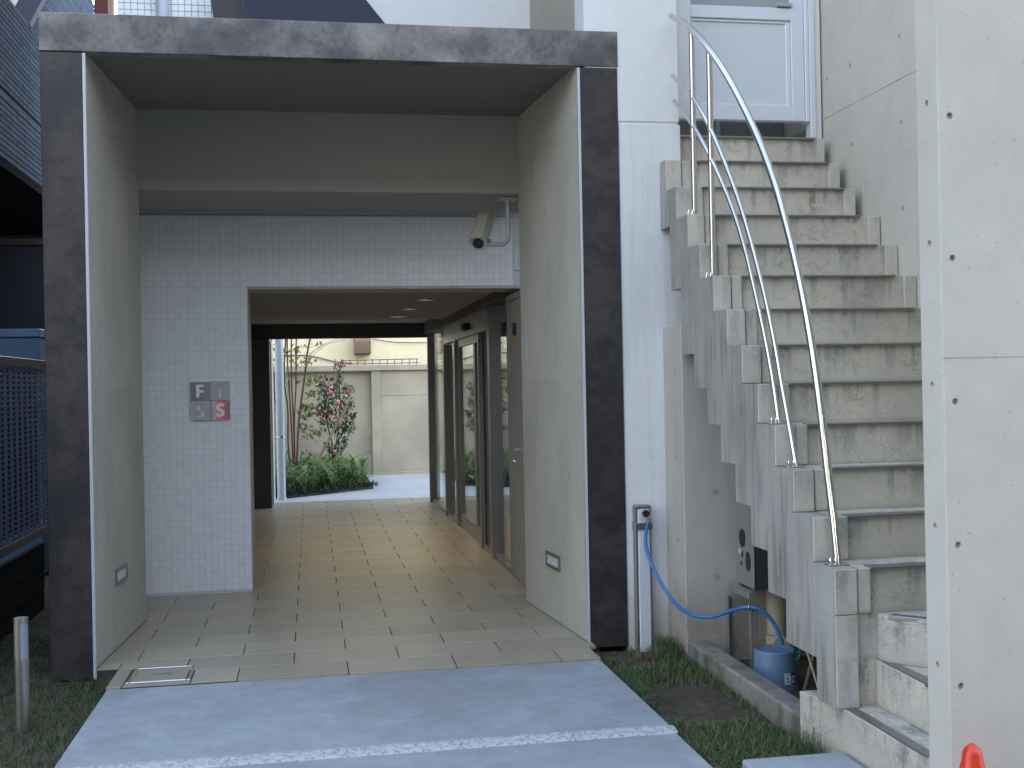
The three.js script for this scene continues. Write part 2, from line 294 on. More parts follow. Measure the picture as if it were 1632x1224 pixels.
// tiled floor: one mesh per tile on a dark bed
{
  const f = put('entrance_floor', box(-1.28, -0.12, -9.98, 1.78, -0.007, -0.43, 0), M.joint, scene, { kind: 'structure', label: 'beige tiled floor of the covered entrance passage' });
  put('floor_bed', box(-0.98, -0.12, -0.4295, 1.728, -0.007, -0.002, 0), M.joint, f);
  const cache = {};
  const tile = (x0, x1, z0, z1) => {
    const w = x1 - x0 - 0.006, d = z0 - z1 - 0.0035, v = Math.floor(rnd() * 4), k = `${w.toFixed(3)}_${d.toFixed(3)}_${Math.floor(rnd() * 3)}`;
    if (!cache[k]) { const g = box(-w / 2, -0.02, -d / 2, w / 2, 0, d / 2, 0.0015); const uv = g.attributes.uv, ox = rnd() * 3, oy = rnd() * 3; for (let i = 0; i < uv.count; i++) uv.setXY(i, uv.getX(i) + ox, uv.getY(i) + oy); cache[k] = g; }
    piece('floor_tile', cache[k], M.ftile[v], f, (x0 + x1) / 2, rr(-0.0006, 0.0006), (z0 + z1) / 2);
  };
  for (let r = 0; r < 33; r++) {
    const z0 = -0.3 * r, z1 = z0 - 0.3, off = r % 2 ? 0 : 0.3, lo = r < 1 ? -0.98 : r < 2 ? -0.98 : -1.25, hi = r < 1 ? 1.728 : 1.775;
    for (let k = -3; k < 4; k++) {
      const a = Math.max(lo, off + 0.6 * k), b = Math.min(hi, off + 0.6 * k + 0.6); if (b - a < 0.03) continue;
      if (r === 0 && k === -2 || r === 1 && k === -2) { // around the access hatch
        if (r === 1) tile(a, b, z0 - 0.11, z1); continue;
      }
      tile(a, b, z0, z1);
    }
  }
  tile(-0.98, -0.898, -0.002, -0.41); tile(-0.898, -0.545, -0.002, -0.072); tile(-0.545, -0.3, -0.002, -0.3); tile(-0.545, -0.6 + 0.6, -0.3, -0.41);
  tile(-1.13, -0.98, -0.44, -0.6);
  const h = thing('access_hatch', 'square floor hatch with a steel rim set into the tiles', 'hatch', [-0.72, 0, -0.24]);
  const hx0 = -0.892, hx1 = -0.55, hz0 = -0.405, hz1 = -0.078;
  put('rim', merge(box(hx0, -0.02, hz0, hx0 + 0.022, 0.002, hz1), box(hx1 - 0.022, -0.02, hz0, hx1, 0.002, hz1), box(hx0 + 0.022, -0.02, hz0, hx1 - 0.022, 0.0018, hz0 + 0.012), box(hx0 + 0.022, -0.02, hz1 - 0.012, hx1 - 0.022, 0.0018, hz1)), M.steel, h);
  put('cover', box(hx0 + 0.027, -0.02, hz0 + 0.016, hx1 - 0.027, 0.0005, hz1 - 0.016, 0.001), M.ftile[1], h);
  put('lettering_plate', box(-0.775, 0.0006, -0.245, -0.67, 0.0022, -0.222, 0.0008), M.frame, h);
}
// grass
function grass(name, label, x0, z0, x1, z1, n, len, s, ok = () => 1) {
  const pts = [], idx = [];
  for (let k = 0; k <= 3; k++) { const t = k / 3, w = 0.0022 * (1 - t * 0.85); pts.push(-w, t, 0.5 * t * t, w, t, 0.5 * t * t); if (k) { const b = (k - 1) * 2; idx.push(b, b + 1, b + 2, b + 1, b + 3, b + 2); } }
  const g = new THREE.BufferGeometry(); g.setAttribute('position', new THREE.Float32BufferAttribute(pts, 3)); g.setIndex(idx); g.computeVertexNormals();
  const m = mat([1, 1, 1], 0.8, 0, {}), im = new THREE.InstancedMesh(g, m, n), o = new THREE.Object3D(), c = new THREE.Color();
  let i = 0, guard = 0;
  while (i < n && guard++ < n * 40) {
    const x = rr(x0, x1), z = rr(z0, z1), d = fbm((x + 20) / 4, (z + 20) / 4, 8, 4, s === 303 ? 201 : s), den = sstep(0.30, 0.52, d) * ok(x, z); if (rnd() > den + 0.22 * ok(x, z)) continue;
    const L = len * rr(0.4, 1.15) * (0.6 + 0.7 * den), y = GY + 0.045 * (d - 0.5) - 0.006;
    o.position.set(x, y, z); o.rotation.set(rr(-0.4, 1.5), rr(0, 6.28), rr(-0.5, 0.5), 'YXZ'); o.scale.set(rr(0.8, 1.4), L, L * rr(0.4, 1.6)); o.updateMatrix(); im.setMatrixAt(i, o.matrix);
    const dry = rnd() < 0.24 + 0.5 * (1 - den), k = rr(0.6, 1.2) * (s === 202 ? 0.6 : 0.9);  // left patch painted dimmer, vignetting put into the blade colour
    c.setRGB(...(dry ? [0.24 * k, 0.19 * k, 0.11 * k] : [0.06 * k, 0.13 * k, 0.03 * k])); im.setColorAt(i, c); i++;
  }
  im.count = i; im.name = numbered(name); im.userData = { kind: 'stuff', label, category: 'grass' }; im.castShadow = im.receiveShadow = true; scene.add(im);
}
grass('grass', 'patchy green and dry lawn between the walkway and the curb', 1.73, -0.4, 2.25, 1.86, 12000, 0.045, 201, (x, z) => sstep(0.16, 0.30, Math.hypot((x - 2.0) * 1.1, (z - 0.85) * 0.6)));
grass('grass', 'taller grass growing along the foot of the white wall', 1.98, -0.41, 2.25, -0.1, 2200, 0.085, 303);
grass('grass', 'worn lawn with painted vignette dimming around the bollard light and brown post', -2.3, -1.7, -0.985, 2.0, 24000, 0.045, 202, (x, z) => (x > -1.40 && x < -1.05 && z < -0.40 ? 0 : 1));

// ------------------------------------------------------------------ entrance portal
{
  const p = thing('entrance_portal', 'dark mottled brown square portal with pale splayed inner walls around the passage', 'portal', [0.32, 0, -0.42]);
  const zf = -0.416, zb = -0.50;
  put('lintel', box(-1.345, 3.495, zb, 2.008, 3.712, zf, 0.003), M.panelLintel, p);
  put('post', box(-1.342, -0.05, zb, -1.114, 3.489, zf, 0.003), M.panelPost, p); put('post', box(1.768, -0.04, zb, 2.003, 3.489, zf, 0.003), M.panelPost, p);
  put('post_return', box(-1.340, -0.06, -2.0, -1.30, 3.48, zb - 0.004), M.panelPost, p); put('post_return', box(1.96, -0.06, -1.9, 2.0, 3.48, zb - 0.004), M.panelPost, p);
  // splayed wing walls
  put('wing_wall', prism([[-1.111, zf - 0.012], [-1.018, -1.85], [-1.29, -1.85], [-1.29, zb - 0.008], [-1.111, zb - 0.008]], 'y', -0.05, 3.507), M.plaster, p);
  put('wing_wall', prism([[1.750, zf - 0.012], [1.635, -1.83], [1.95, -1.83], [1.95, zb - 0.008], [1.750, zb - 0.008]], 'y', -0.03, 3.507), M.plaster, p);
  put('sealant', prism([[-1.108, -0.43], [-1.015, -1.852], [-1.009, -1.852], [-1.102, -0.43]], 'y', -0.006, 0.003), M.rubber, p); put('sealant', prism([[1.7475, -0.43], [1.6325, -1.832], [1.6265, -1.832], [1.7415, -0.43]], 'y', -0.006, 0.003), M.rubber, p);
  put('edge_trim', box(-1.1135, -0.05, zf - 0.011, -1.096, 3.485, zf + 0.006, 0.002), M.trim, p); put('edge_trim', box(1.7505, -0.03, zf - 0.011, 1.7675, 3.485, zf + 0.006, 0.002), M.trim, p);
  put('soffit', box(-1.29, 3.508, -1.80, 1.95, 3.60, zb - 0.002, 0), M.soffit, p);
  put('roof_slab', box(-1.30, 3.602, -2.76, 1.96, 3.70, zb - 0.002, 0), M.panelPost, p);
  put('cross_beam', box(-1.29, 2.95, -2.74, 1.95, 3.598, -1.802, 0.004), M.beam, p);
  put('side_wall', box(-1.29, -0.05, -2.76, -1.20, 2.945, -1.853), M.plaster, p); put('side_wall', box(1.80, -0.05, -2.2, 1.90, 2.945, -1.834), M.plaster, p);
}
// recessed step lights in the wing walls
const stepLight = (label, c, ang) => {
  const t = thing('step_light', label, 'wall light', c, 'recessed step lights in the portal walls'); t.rotation.y = ang;
  const put0 = (n, g, m) => { const o = new THREE.Mesh(g, m); o.name = n; o.castShadow = o.receiveShadow = true; t.add(o); };
  const W = 0.155, H = 0.05;
  put0('frame', merge(box(-W, -H, -0.02, W, -H + 0.02, 0.010, 0.002), box(-W, H - 0.02, -0.02, W, H, 0.010, 0.002), box(-W, -H + 0.02, -0.02, -W + 0.024, H - 0.02, 0.010, 0.002), box(W - 0.024, -H + 0.02, -0.02, W, H - 0.02, 0.010, 0.002)), M.frame);
  put0('lens', box(-W + 0.024, -H + 0.02, -0.02, W - 0.024, H - 0.02, 0.003, 0.001), mat([0.62, 0.66, 0.68], 0.3));
};
stepLight('small recessed step light low in the wing wall below the building sign', [-1.0665, 0.43, -1.12], Math.PI / 2 - 0.065);
stepLight('small recessed step light low in the wing wall near the hose', [1.6905, 0.392, -1.11], -Math.PI / 2 + 0.082);

// ------------------------------------------------------------------ white tiled wall behind the portal
{
  const zw = -2.785, t = thing('tiled_wall', 'white square mosaic tile wall with a wide passage opening', 'wall', [0.3, 0, zw]);
  put('wall_body', merge(box(-1.29, -0.05, zw - 0.40, -0.352, 2.372, zw - 0.0022, 0), box(-1.29, 2.3725, zw - 0.40, 1.95, 2.93, zw - 0.0022, 0)), M.grout, t);
  const P = 0.05, g = box(-0.02405, -0.02405, -0.006, 0.02405, 0.02405, 0.006, 0.0014), rest = [];
  let cells = [];
  for (let j = 0; j < 59; j++) for (let i = -24; i < 43; i++) {
    const x = -0.352 - P / 2 + i * P, y = 2.372 + P / 2 - 48 * P + j * P;   // grid anchored on the opening corner
    if (y < 0.02 || y > 2.93 || x < -1.2 || x > 1.78) continue;
    if (x > -0.36 && y < 2.372) continue;
    cells.push([x, y]);
  }
  cells.sort((a, b) => Math.hypot(a[0] + 0.6, a[1] - 1.5) - Math.hypot(b[0] + 0.6, b[1] - 1.5));
  const shades = M.mosaic, byShade = [[], [], [], []];
  cells.forEach(([x, y], k) => {
    const s = Math.floor(rnd() * 4), dz = rr(-0.0008, 0.0008), rx = rr(-0.006, 0.006), ry = rr(-0.006, 0.006);
    if (k < 290) { const o = piece('tile', g, shades[s], t, x, y, zw - 0.006 + dz); o.rotation.set(rx, ry, 0); } else byShade[s].push([x, y, dz, rx, ry]);
  });
  byShade.forEach((L, s) => {
    const im = new THREE.InstancedMesh(g, shades[s], L.length), o = new THREE.Object3D();
    L.forEach(([x, y, dz, rx, ry], i) => { o.position.set(x - 0.3, y, -0.006 + dz); o.rotation.set(rx, ry, 0); o.updateMatrix(); im.setMatrixAt(i, o.matrix); });
    im.name = 'tiles'; im.userData = { kind: 'stuff' }; im.castShadow = im.receiveShadow = true; t.add(im);
  });
  // opening reveals: slit tiles on the side, plaster overhead
  for (let k = 0; k < 36; k++) { const y = 0.005 + k * 0.0655; put('slit_tile', box(-0.352, y, zw - 0.40, -0.344, y + 0.061, zw - 0.002, 0.0015), M.slit, t); }
  put('opening_soffit', box(-0.344, 2.352, zw - 0.40, 1.95, 2.372, zw - 0.004, 0.001), M.plaster, t);
}
// building sign
{
  const font = await new FontLoader().loadAsync('fonts/droid/droid_sans_bold.typeface.json');
  const x0 = -0.790, y0 = 1.333, z = -2.785, S = 0.1475, t = thing('building_sign', 'square four plate sign reading F i S S on the white tiles', 'sign', [x0 + S, y0, z]);
  const letter = (ch, size) => { const sh = font.generateShapes(ch, size); const g = new THREE.ShapeGeometry(sh); g.computeBoundingBox(); const b = g.boundingBox; return { sh, cx: (b.min.x + b.max.x) / 2, cy: (b.min.y + b.max.y) / 2 }; };
  const plates = [['F', 0, 1, true], ['i', 1, 1, false], ['S', 0, 0, false], ['S', 1, 0, true]];
  for (const [ch, i, j, mir] of plates) {
    const cx = x0 + (i + 0.5) * S + i * 0.002, cy = y0 + (j + 0.5) * S + j * 0.002 + 0.01, h = S / 2, L = letter(ch, ch === 'i' ? 0.098 : 0.098);
    if (mir) {
      const pl = put('mirror_plate', box(cx - h, cy - h, z, cx + h, cy + h, z + 0.020, 0.0015), M.mirror, t);
      const g = new THREE.ExtrudeGeometry(L.sh, { depth: 0.012, bevelEnabled: true, bevelSize: 0.0012, bevelThickness: 0.0012, bevelSegments: 1, curveSegments: 8 }); g.translate(cx - L.cx, cy - L.cy, z + 0.021); put('raised_letter', uvw(g), mat([0.85, 0.85, 0.85], 0.4), pl);
    } else {
      const s = new THREE.Shape([new THREE.Vector2(-h, -h), new THREE.Vector2(h, -h), new THREE.Vector2(h, h), new THREE.Vector2(-h, h)]);
      for (const q of L.sh) s.holes.push(new THREE.Path(q.getPoints(8).map((p) => new THREE.Vector2(p.x - L.cx, p.y - L.cy))));
      const g = new THREE.ExtrudeGeometry(s, { depth: 0.018, bevelEnabled: false }); g.translate(cx, cy, z + 0.004);
      const pl = put('plate', uvw(g), M.matteAlu, t); put('letter_back', box(cx - h + 0.004, cy - h + 0.004, z, cx + h - 0.004, cy + h - 0.004, z + 0.0035, 0), mat([0.92, 0.92, 0.93], 0.6), pl);
    }
  }
}
// security camera
{
  const t = thing('security_camera', 'beige security camera hanging from a bent white pipe under the beam', 'security camera', [1.58, 2.95, -1.99]);
  put('mount_plate', box(1.52, 2.936, -2.06, 1.65, 2.949, -1.93, 0.004), M.trim, t);
  put('arm', tube([[1.583, 2.94, -1.99], [1.583, 2.80, -1.99], [1.583, 2.68, -1.99], [1.572, 2.635, -1.985], [1.54, 2.607, -1.975], [1.48, 2.602, -1.96], [1.43, 2.602, -1.95]], 0.0165, 48, 14), M.trim, t);
  const body = new THREE.Group(); // aimed down the approach
  const hull = [[-0.058, 0.03], [-0.062, -0.005], [-0.038, -0.062], [0.038, -0.062], [0.062, -0.005], [0.058, 0.03], [0.035, 0.058], [-0.035, 0.058]];
  const beige = mat([0.55, 0.53, 0.47], 0.5);
  const mk = (n, g, m) => { const o = new THREE.Mesh(g, m); o.name = n; o.castShadow = o.receiveShadow = true; return o; };
  const q = new THREE.Matrix4().lookAt(V(-0.30, -0.64, 0.77), V(0, 0, 0), V(0, 1, 0)), c = V(1.345 - 1.58, 2.605 - 2.95, 0.08);
  const place = (o) => { o.scale.setScalar(1.0); o.updateMatrix(); o.applyMatrix4(q); o.position.add(c); t.add(o); return o; };
  place(mk('housing', prism(hull, 'z', -0.36, -0.01, 0.004), beige));
  place(mk('sunshield', merge(prism([[-0.07, 0.0], [-0.064, 0.036], [-0.038, 0.068], [0.038, 0.068], [0.064, 0.036], [0.07, 0.0], [0.067, 0.0], [0.061, 0.034], [0.036, 0.065], [-0.036, 0.065], [-0.061, 0.034], [-0.067, 0.0]], 'z', -0.37, 0.03)), beige));
  place(mk('face_plate', prism(hull.map(([a, b]) => [a * 0.95, b * 0.95]), 'z', -0.009, 0.0, 0.001), mat([0.55, 0.55, 0.53], 0.5)));
  place(mk('lens', new THREE.CylinderGeometry(0.040, 0.040, 0.012, 28).rotateX(Math.PI / 2).translate(0, 0.0, 0.004).toNonIndexed(), M.black));
  place(mk('bracket', box(0.02, -0.085, -0.16, 0.06, -0.06, -0.10, 0.003), M.trim));
}
{
  const jb = single('junction_box', 'small white box on the edge of the wing wall beside the passage', 'box', box(1.60, 2.40, -1.90, 1.66, 2.56, -1.852, 0.004), M.trim);
}

// ------------------------------------------------------------------ passage: ceiling, glass entrance, end beam
{
  const t = thing('apartment_building', 'white and grey apartment building above and around the covered passage', 'building', [0.3, 0, -6]);
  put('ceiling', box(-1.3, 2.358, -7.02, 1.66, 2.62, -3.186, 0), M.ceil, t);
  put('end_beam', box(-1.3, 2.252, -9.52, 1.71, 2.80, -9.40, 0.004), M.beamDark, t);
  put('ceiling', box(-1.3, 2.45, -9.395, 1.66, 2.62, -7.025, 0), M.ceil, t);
  put('bulkhead', box(1.665, 2.30, -9.395, 1.86, 2.62, -3.19, 0.003), M.beamDark, t);
  put('column', box(-0.95, -0.05, -9.74, -0.412, 2.25, -9.26, 0.004), M.colDark, t);
  put('rear_tile_pier', box(-0.95, -0.05, -10.32, -0.395, 2.25, -9.745, 0.004), M.mosaic[0], t);
  put('passage_wall', box(-0.95, -0.05, -9.25, -0.70, 2.355, -3.19, 0), M.plaster, t);
  // lobby behind the glass
  put('lobby_floor', box(1.79, -0.1, -9.4, 4.6, 0.0, -2.9, 0), M.ftile[0], t); put('lobby_wall', merge(box(4.6, -0.1, -9.5, 4.7, 2.9, -2.8, 0), box(1.95, -0.1, -2.86, 4.6, 2.9, -2.8, 0), box(1.90, -0.1, -9.52, 4.6, 2.9, -9.42, 0)), M.plaster, t);
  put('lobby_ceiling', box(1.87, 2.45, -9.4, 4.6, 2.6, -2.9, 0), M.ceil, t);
  // storeys above (outside or at the top of the picture)
  put('upper_storeys', box(-1.3, 5.6, -6.0, 8.0, 7.0, -2.9, 0), M.white, t); put('floor_slab', box(-1.3, 2.95, -6.0, 8.0, 5.58, -3.2, 0), M.white, t); put('terrace_slab', box(-1.3, 2.81, -9.6, 8.0, 3.0, -6.005, 0), M.white, t);
  // upper tiled wall that shows over the portal
  const g = box(-0.047 / 2, -0.047 / 2, -0.006, 0.047 / 2, 0.047 / 2, 0.006, 0.0018);
  put('upper_wall', box(-1.28, 2.935, -3.18, 1.9, 5.57, -2.80, 0), M.grout, t);
  for (let i = 0; i < 17; i++) for (let j = 0; j < 6; j++) piece('tile', g, M.mosaic[Math.floor(rnd() * 4)], t, -1.255 + i * 0.05, 4.425 + j * 0.05, -2.793);
  put('balcony_wall', prism([[0.46, 4.4], [1.9, 4.4], [1.9, 5.6], [0.46, 5.6]], 'z', -2.79, -2.62), M.white, t);
  put('balcony_side', box(1.9, 3.75, -2.95, 1.945, 5.6, -1.0, 0.002), M.concDark, t);
}
{ const t = single('drainpipe', 'pale blue drainpipe on the upper tiled wall above the portal', 'drainpipe', cyl([-0.938, 3.72, -2.72], [-0.938, 5.5, -2.72], 0.05), M.pipe); }
{ // outside stair seen from below, over the portal
  const t = thing('overhead_stair', 'black underside of a sloping steel stair above the portal lintel', 'staircase', [0, 4.2, -2.3]);
  put('side_plate', prism([[-0.60, 4.75], [-0.53, 4.28], [-0.31, 4.28], [-0.36, 4.75]], 'z', -2.55, -2.45), M.black, t);
  put('underside', prism([[-0.355, 4.75], [-0.305, 4.28], [0.78, 4.28], [0.40, 4.75]], 'z', -2.56, -2.40), M.navy, t);
}
// downlights
for (const [x, z, w] of [[1.15, -3.95, 'nearest'], [1.12, -5.15, 'middle'], [1.09, -6.35, 'farthest']]) {
  const t = thing('downlight', `${w} of three round downlights in the passage ceiling`, 'ceiling light', [x, 2.358, z], 'passage downlights');
  const ring = new THREE.TorusGeometry(0.075, 0.008, 8, 28).rotateX(Math.PI / 2).translate(x, 2.353, z).toNonIndexed(); put('trim_ring', ring, M.steel, t);
  put('bulb', new THREE.CylinderGeometry(0.066, 0.066, 0.006, 24).translate(x, 2.3535, z).toNonIndexed(), glow([1, 0.88, 0.70], 0.05), t);
  const l = new THREE.SpotLight(new THREE.Color(1, 0.82, 0.54), 1.0, 0, 1.05, 0.9, 2); l.position.set(x, 2.345, z); l.target.position.set(x - 0.1, 0, z); l.castShadow = true; l.shadow.radius = 3; scene.add(l, l.target);
}
// glass entrance
{
  const t = thing('glass_entrance', 'long glazed entrance screen with steel posts and a sliding door', 'glass wall', [1.78, 0, -6.2]);
  const post = (x0, x1, z, d, top = 2.298) => put('post', box(x0, 0, z - d, x1, top, z, 0.002), M.frame, t);
  post(1.705, 1.80, -9.30, 0.10); post(1.717, 1.80, -7.52, 0.08, 2.08); post(1.717, 1.84, -6.45, 0.09, 2.08); post(1.722, 1.765, -4.62, 0.06, 2.07); post(1.717, 1.86, -3.90, 0.12); post(1.74, 1.83, -3.02, 0.06);
  put('header', box(1.725, 2.085, -7.60, 1.82, 2.297, -4.02, 0.002), M.brushed, t);
  for (const [a, b] of [[-9.30, -7.60], [-7.52, -6.54], [-4.62, -4.02], [-3.90, -3.08]]) {
    put('sill_rail', box(1.735, 0, b - 0.002, 1.82, 0.045, a + 0.002, 0.002), M.frame, t); const top = a < -8 || a > -4 ? 2.296 : 2.082;
    put('pane', box(1.772, 0.046, Math.min(a, b) + 0.003, 1.782, top, Math.max(a, b) - 0.003, 0), M.glass, t);
  }
  const d = put('sliding_door', merge(box(1.748, 0.012, -6.44, 1.788, 0.16, -4.70, 0.002), box(1.748, 2.0, -6.44, 1.788, 2.08, -4.70, 0.002), box(1.748, 0.1605, -6.44, 1.788, 1.9995, -6.33, 0.002), box(1.748, 0.1605, -5.16, 1.79, 1.9995, -5.06, 0.002), box(1.748, 0.1605, -4.76, 1.788, 1.9995, -4.70, 0.002)), M.frame, t);
  put('door_pane', box(1.764, 0.162, -6.328, 1.774, 1.998, -5.162, 0), M.glass, d); put('door_pane', box(1.764, 0.162, -5.058, 1.774, 1.998, -4.762, 0), M.glass, d);
  put('grab_bar', box(1.735, 0.62, -5.2, 1.747, 0.64, -5.6, 0.003), M.steel, d);
  put('threshold', box(1.72, -0.001, -6.44, 1.80, 0.010, -4.70, 0.001), M.steel, t);
  single('door_sensor', 'small black motion sensor on the steel header over the sliding door', 'sensor', merge(box(1.668, 2.14, -5.52, 1.724, 2.215, -5.28, 0.01), box(1.66, 2.15, -5.46, 1.668, 2.185, -5.34, 0.003)), M.black);
}
{ // steel door next to the wing wall
  const t = thing('steel_door', 'pale steel side door with lever and lock beside the passage wing', 'door', [1.75, 0, -2.6]);
  put('leaf', box(1.738, 0.01, -2.92, 1.778, 2.25, -2.02, 0.003), mat([0.34, 0.335, 0.30], 0.6), t);
  put('frame', merge(box(1.725, 0, -2.98, 1.80, 2.30, -2.925, 0.003), box(1.725, 2.252, -2.92, 1.80, 2.30, -2.0, 0.003)), mat([0.26, 0.255, 0.24], 0.6), t);
  put('lever', merge(cyl([1.738, 0.965, -2.56], [1.69, 0.965, -2.56], 0.013), box(1.682, 0.955, -2.57, 1.696, 0.975, -2.44, 0.004)), M.chrome, t);
  put('lock', cyl([1.738, 1.055, -2.56], [1.700, 1.055, -2.56], 0.026), M.chrome, t);
  const r = thing('card_reader', 'small black and orange card reader above the steel door lever', 'card reader', [1.73, 1.95, -2.6]);
  put('body', box(1.712, 1.96, -2.66, 1.7375, 2.06, -2.60, 0.003), M.black, r); put('indicator', box(1.714, 1.925, -2.66, 1.7375, 1.9595, -2.60, 0.002), mat([0.45, 0.22, 0.03], 0.5), r);
}

// ------------------------------------------------------------------ rear yard
{
  structure('yard_paving', box(-6, -0.14, -14.9, 8, -0.004, -9.985, 0), M.paving, 'pale paving of the sunny back yard');
  const pv = scene.children[scene.children.length - 1];
  const w = thing('boundary_wall', 'weathered concrete boundary wall with pillars and a cap behind the yard', 'wall', [1, 0, -14.9]);
  for (const x of [-2.3, -0.45, 1.213, 2.93, 4.6]) put('pillar', box(x, -0.05, -15.0, x + 0.158, 1.885, -14.72, 0.006), M.oldwall, w);
  put('panel', box(-2.13, 0.352, -15.0, -0.46, 1.884, -14.86, 0.003), M.oldwall, w);
  put('panel', box(-0.285, 0.352, -15.0, 1.21, 1.884, -14.86, 0.003), M.oldwall, w); put('plinth', box(-2.13, -0.05, -15.0, 1.21, 0.35, -14.78, 0.006), M.oldwall, w);
  put('panel', box(1.374, -0.05, -15.0, 2.927, 1.425, -14.76, 0.004), M.oldwall, w); put('panel', box(1.374, 1.431, -15.0, 2.927, 1.884, -14.762, 0.004), M.oldwall, w); put('footing', box(1.21, -0.05, -14.757, 3.1, 0.035, -14.66, 0.006), M.oldwall, w);
  put('panel', box(3.09, -0.05, -15.0, 4.598, 1.884, -14.78, 0.004), M.oldwall, w);
  put('cap', box(-3, 1.888, -15.05, 6, 1.99, -14.68, 0.008), M.oldwall, w);
  const c = thing('cream_house', 'cream rendered house wall rising behind the boundary wall', 'building', [1, 0, -16]);
  put('wall', box(-8, -0.1, -20, 10, 6.0, -15.6, 0), M.cream, c);
  const h = put('vent_hood', prism([[-15.6, 2.60], [-15.30, 2.60], [-15.24, 2.55], [-15.22, 2.45], [-15.22, 2.22], [-15.6, 2.22]], 'x', 0.945, 1.245, 0.004), M.brownMetal, c);
  put('grille', box(0.955, 2.205, -15.59, 1.235, 2.219, -15.24, 0), M.black, h);
  put('cable', tube([[-0.5, 2.21, -15.56], [0.1, 2.2, -15.56], [0.6, 2.08, -15.56], [0.9, 2.05, -15.56]], 0.012, 30, 6), M.brownMetal, c);
  put('cable', tube([[1.3, 2.50, -15.56], [1.7, 2.44, -15.56], [2.4, 2.42, -15.56]], 0.008, 30, 6), M.brownMetal, c);
  const rk = thing('wire_rack', 'low brown wire rack lying along the top of the boundary wall', 'rack', [1.4, 1.99, -14.85]);
  put('rail', tube([[0.68, 2.085, -14.84], [1.3, 2.088, -14.84], [2.08, 2.095, -14.84]], 0.009, 20, 6), M.brownMetal, rk); put('rail', tube([[0.68, 2.02, -14.84], [1.3, 2.02, -14.84], [2.10, 2.025, -14.84]], 0.009, 20, 6), M.brownMetal, rk);
  for (let k = 0; k < 11; k++) put('rung', cyl([0.70 + k * 0.135, 1.992, -14.84], [0.715 + k * 0.135, 2.10, -14.84], 0.009, 0.009, 6), M.brownMetal, rk);
  const dp = thing('yard_drainpipe', 'tall pale grey drainpipe standing at the rear corner of the passage', 'drainpipe', [-0.314, 0, -10.44]);
  put('pipe', cyl([-0.314, -0.01, -10.44], [-0.314, 2.9, -10.44], 0.06, 0.06, 20), M.pipe, dp);
  put('bracket', merge(cyl([-0.314, 0.88, -10.44], [-0.314, 0.91, -10.44], 0.065, 0.065, 20), box(-0.52, 0.885, -10.45, -0.37, 0.905, -10.43, 0.002)), M.steel, dp); put('base_collar', cyl([-0.314, -0.004, -10.44], [-0.314, 0.02, -10.44], 0.075, 0.07, 20), M.pipe, dp);
}
// leaf cards with a fold, gathered by instancing
function leafGeo(n = 1) { const g = new THREE.BufferGeometry(); g.setAttribute('position', new THREE.Float32BufferAttribute([0, 0, 0, -0.28, 0.45, 0.1, 0, 0.5, 0, 0.28, 0.45, 0.1, 0, 1, -0.08], 3)); g.setIndex([0, 2, 1, 0, 3, 2, 1, 2, 4, 2, 3, 4]); g.computeVertexNormals(); return g; }
function leaves(name, parent, spots, size, cols, rough = 0.45, trans = 0.25) {
  const m = mat([1, 1, 1], rough, 0, { phys: true, transmission: trans, thickness: 0 }), im = new THREE.InstancedMesh(leafGeo(), m, spots.length), o = new THREE.Object3D(), c = new THREE.Color();
  spots.forEach((p, i) => { o.position.set(p[0] - parent.position.x, p[1] - parent.position.y, p[2] - parent.position.z); o.rotation.set(rr(-1.6, 1.6), rr(0, 6.28), rr(-1, 1)); const s = size * rr(0.6, 1.3); o.scale.set(s, s, s); o.updateMatrix(); im.setMatrixAt(i, o.matrix); c.setRGB(...mul(cols[Math.floor(rnd() * cols.length)], rr(0.7, 1.3))); im.setColorAt(i, c); });
  im.name = name; im.userData = { kind: 'stuff' }; im.castShadow = im.receiveShadow = true; parent.add(im);
}
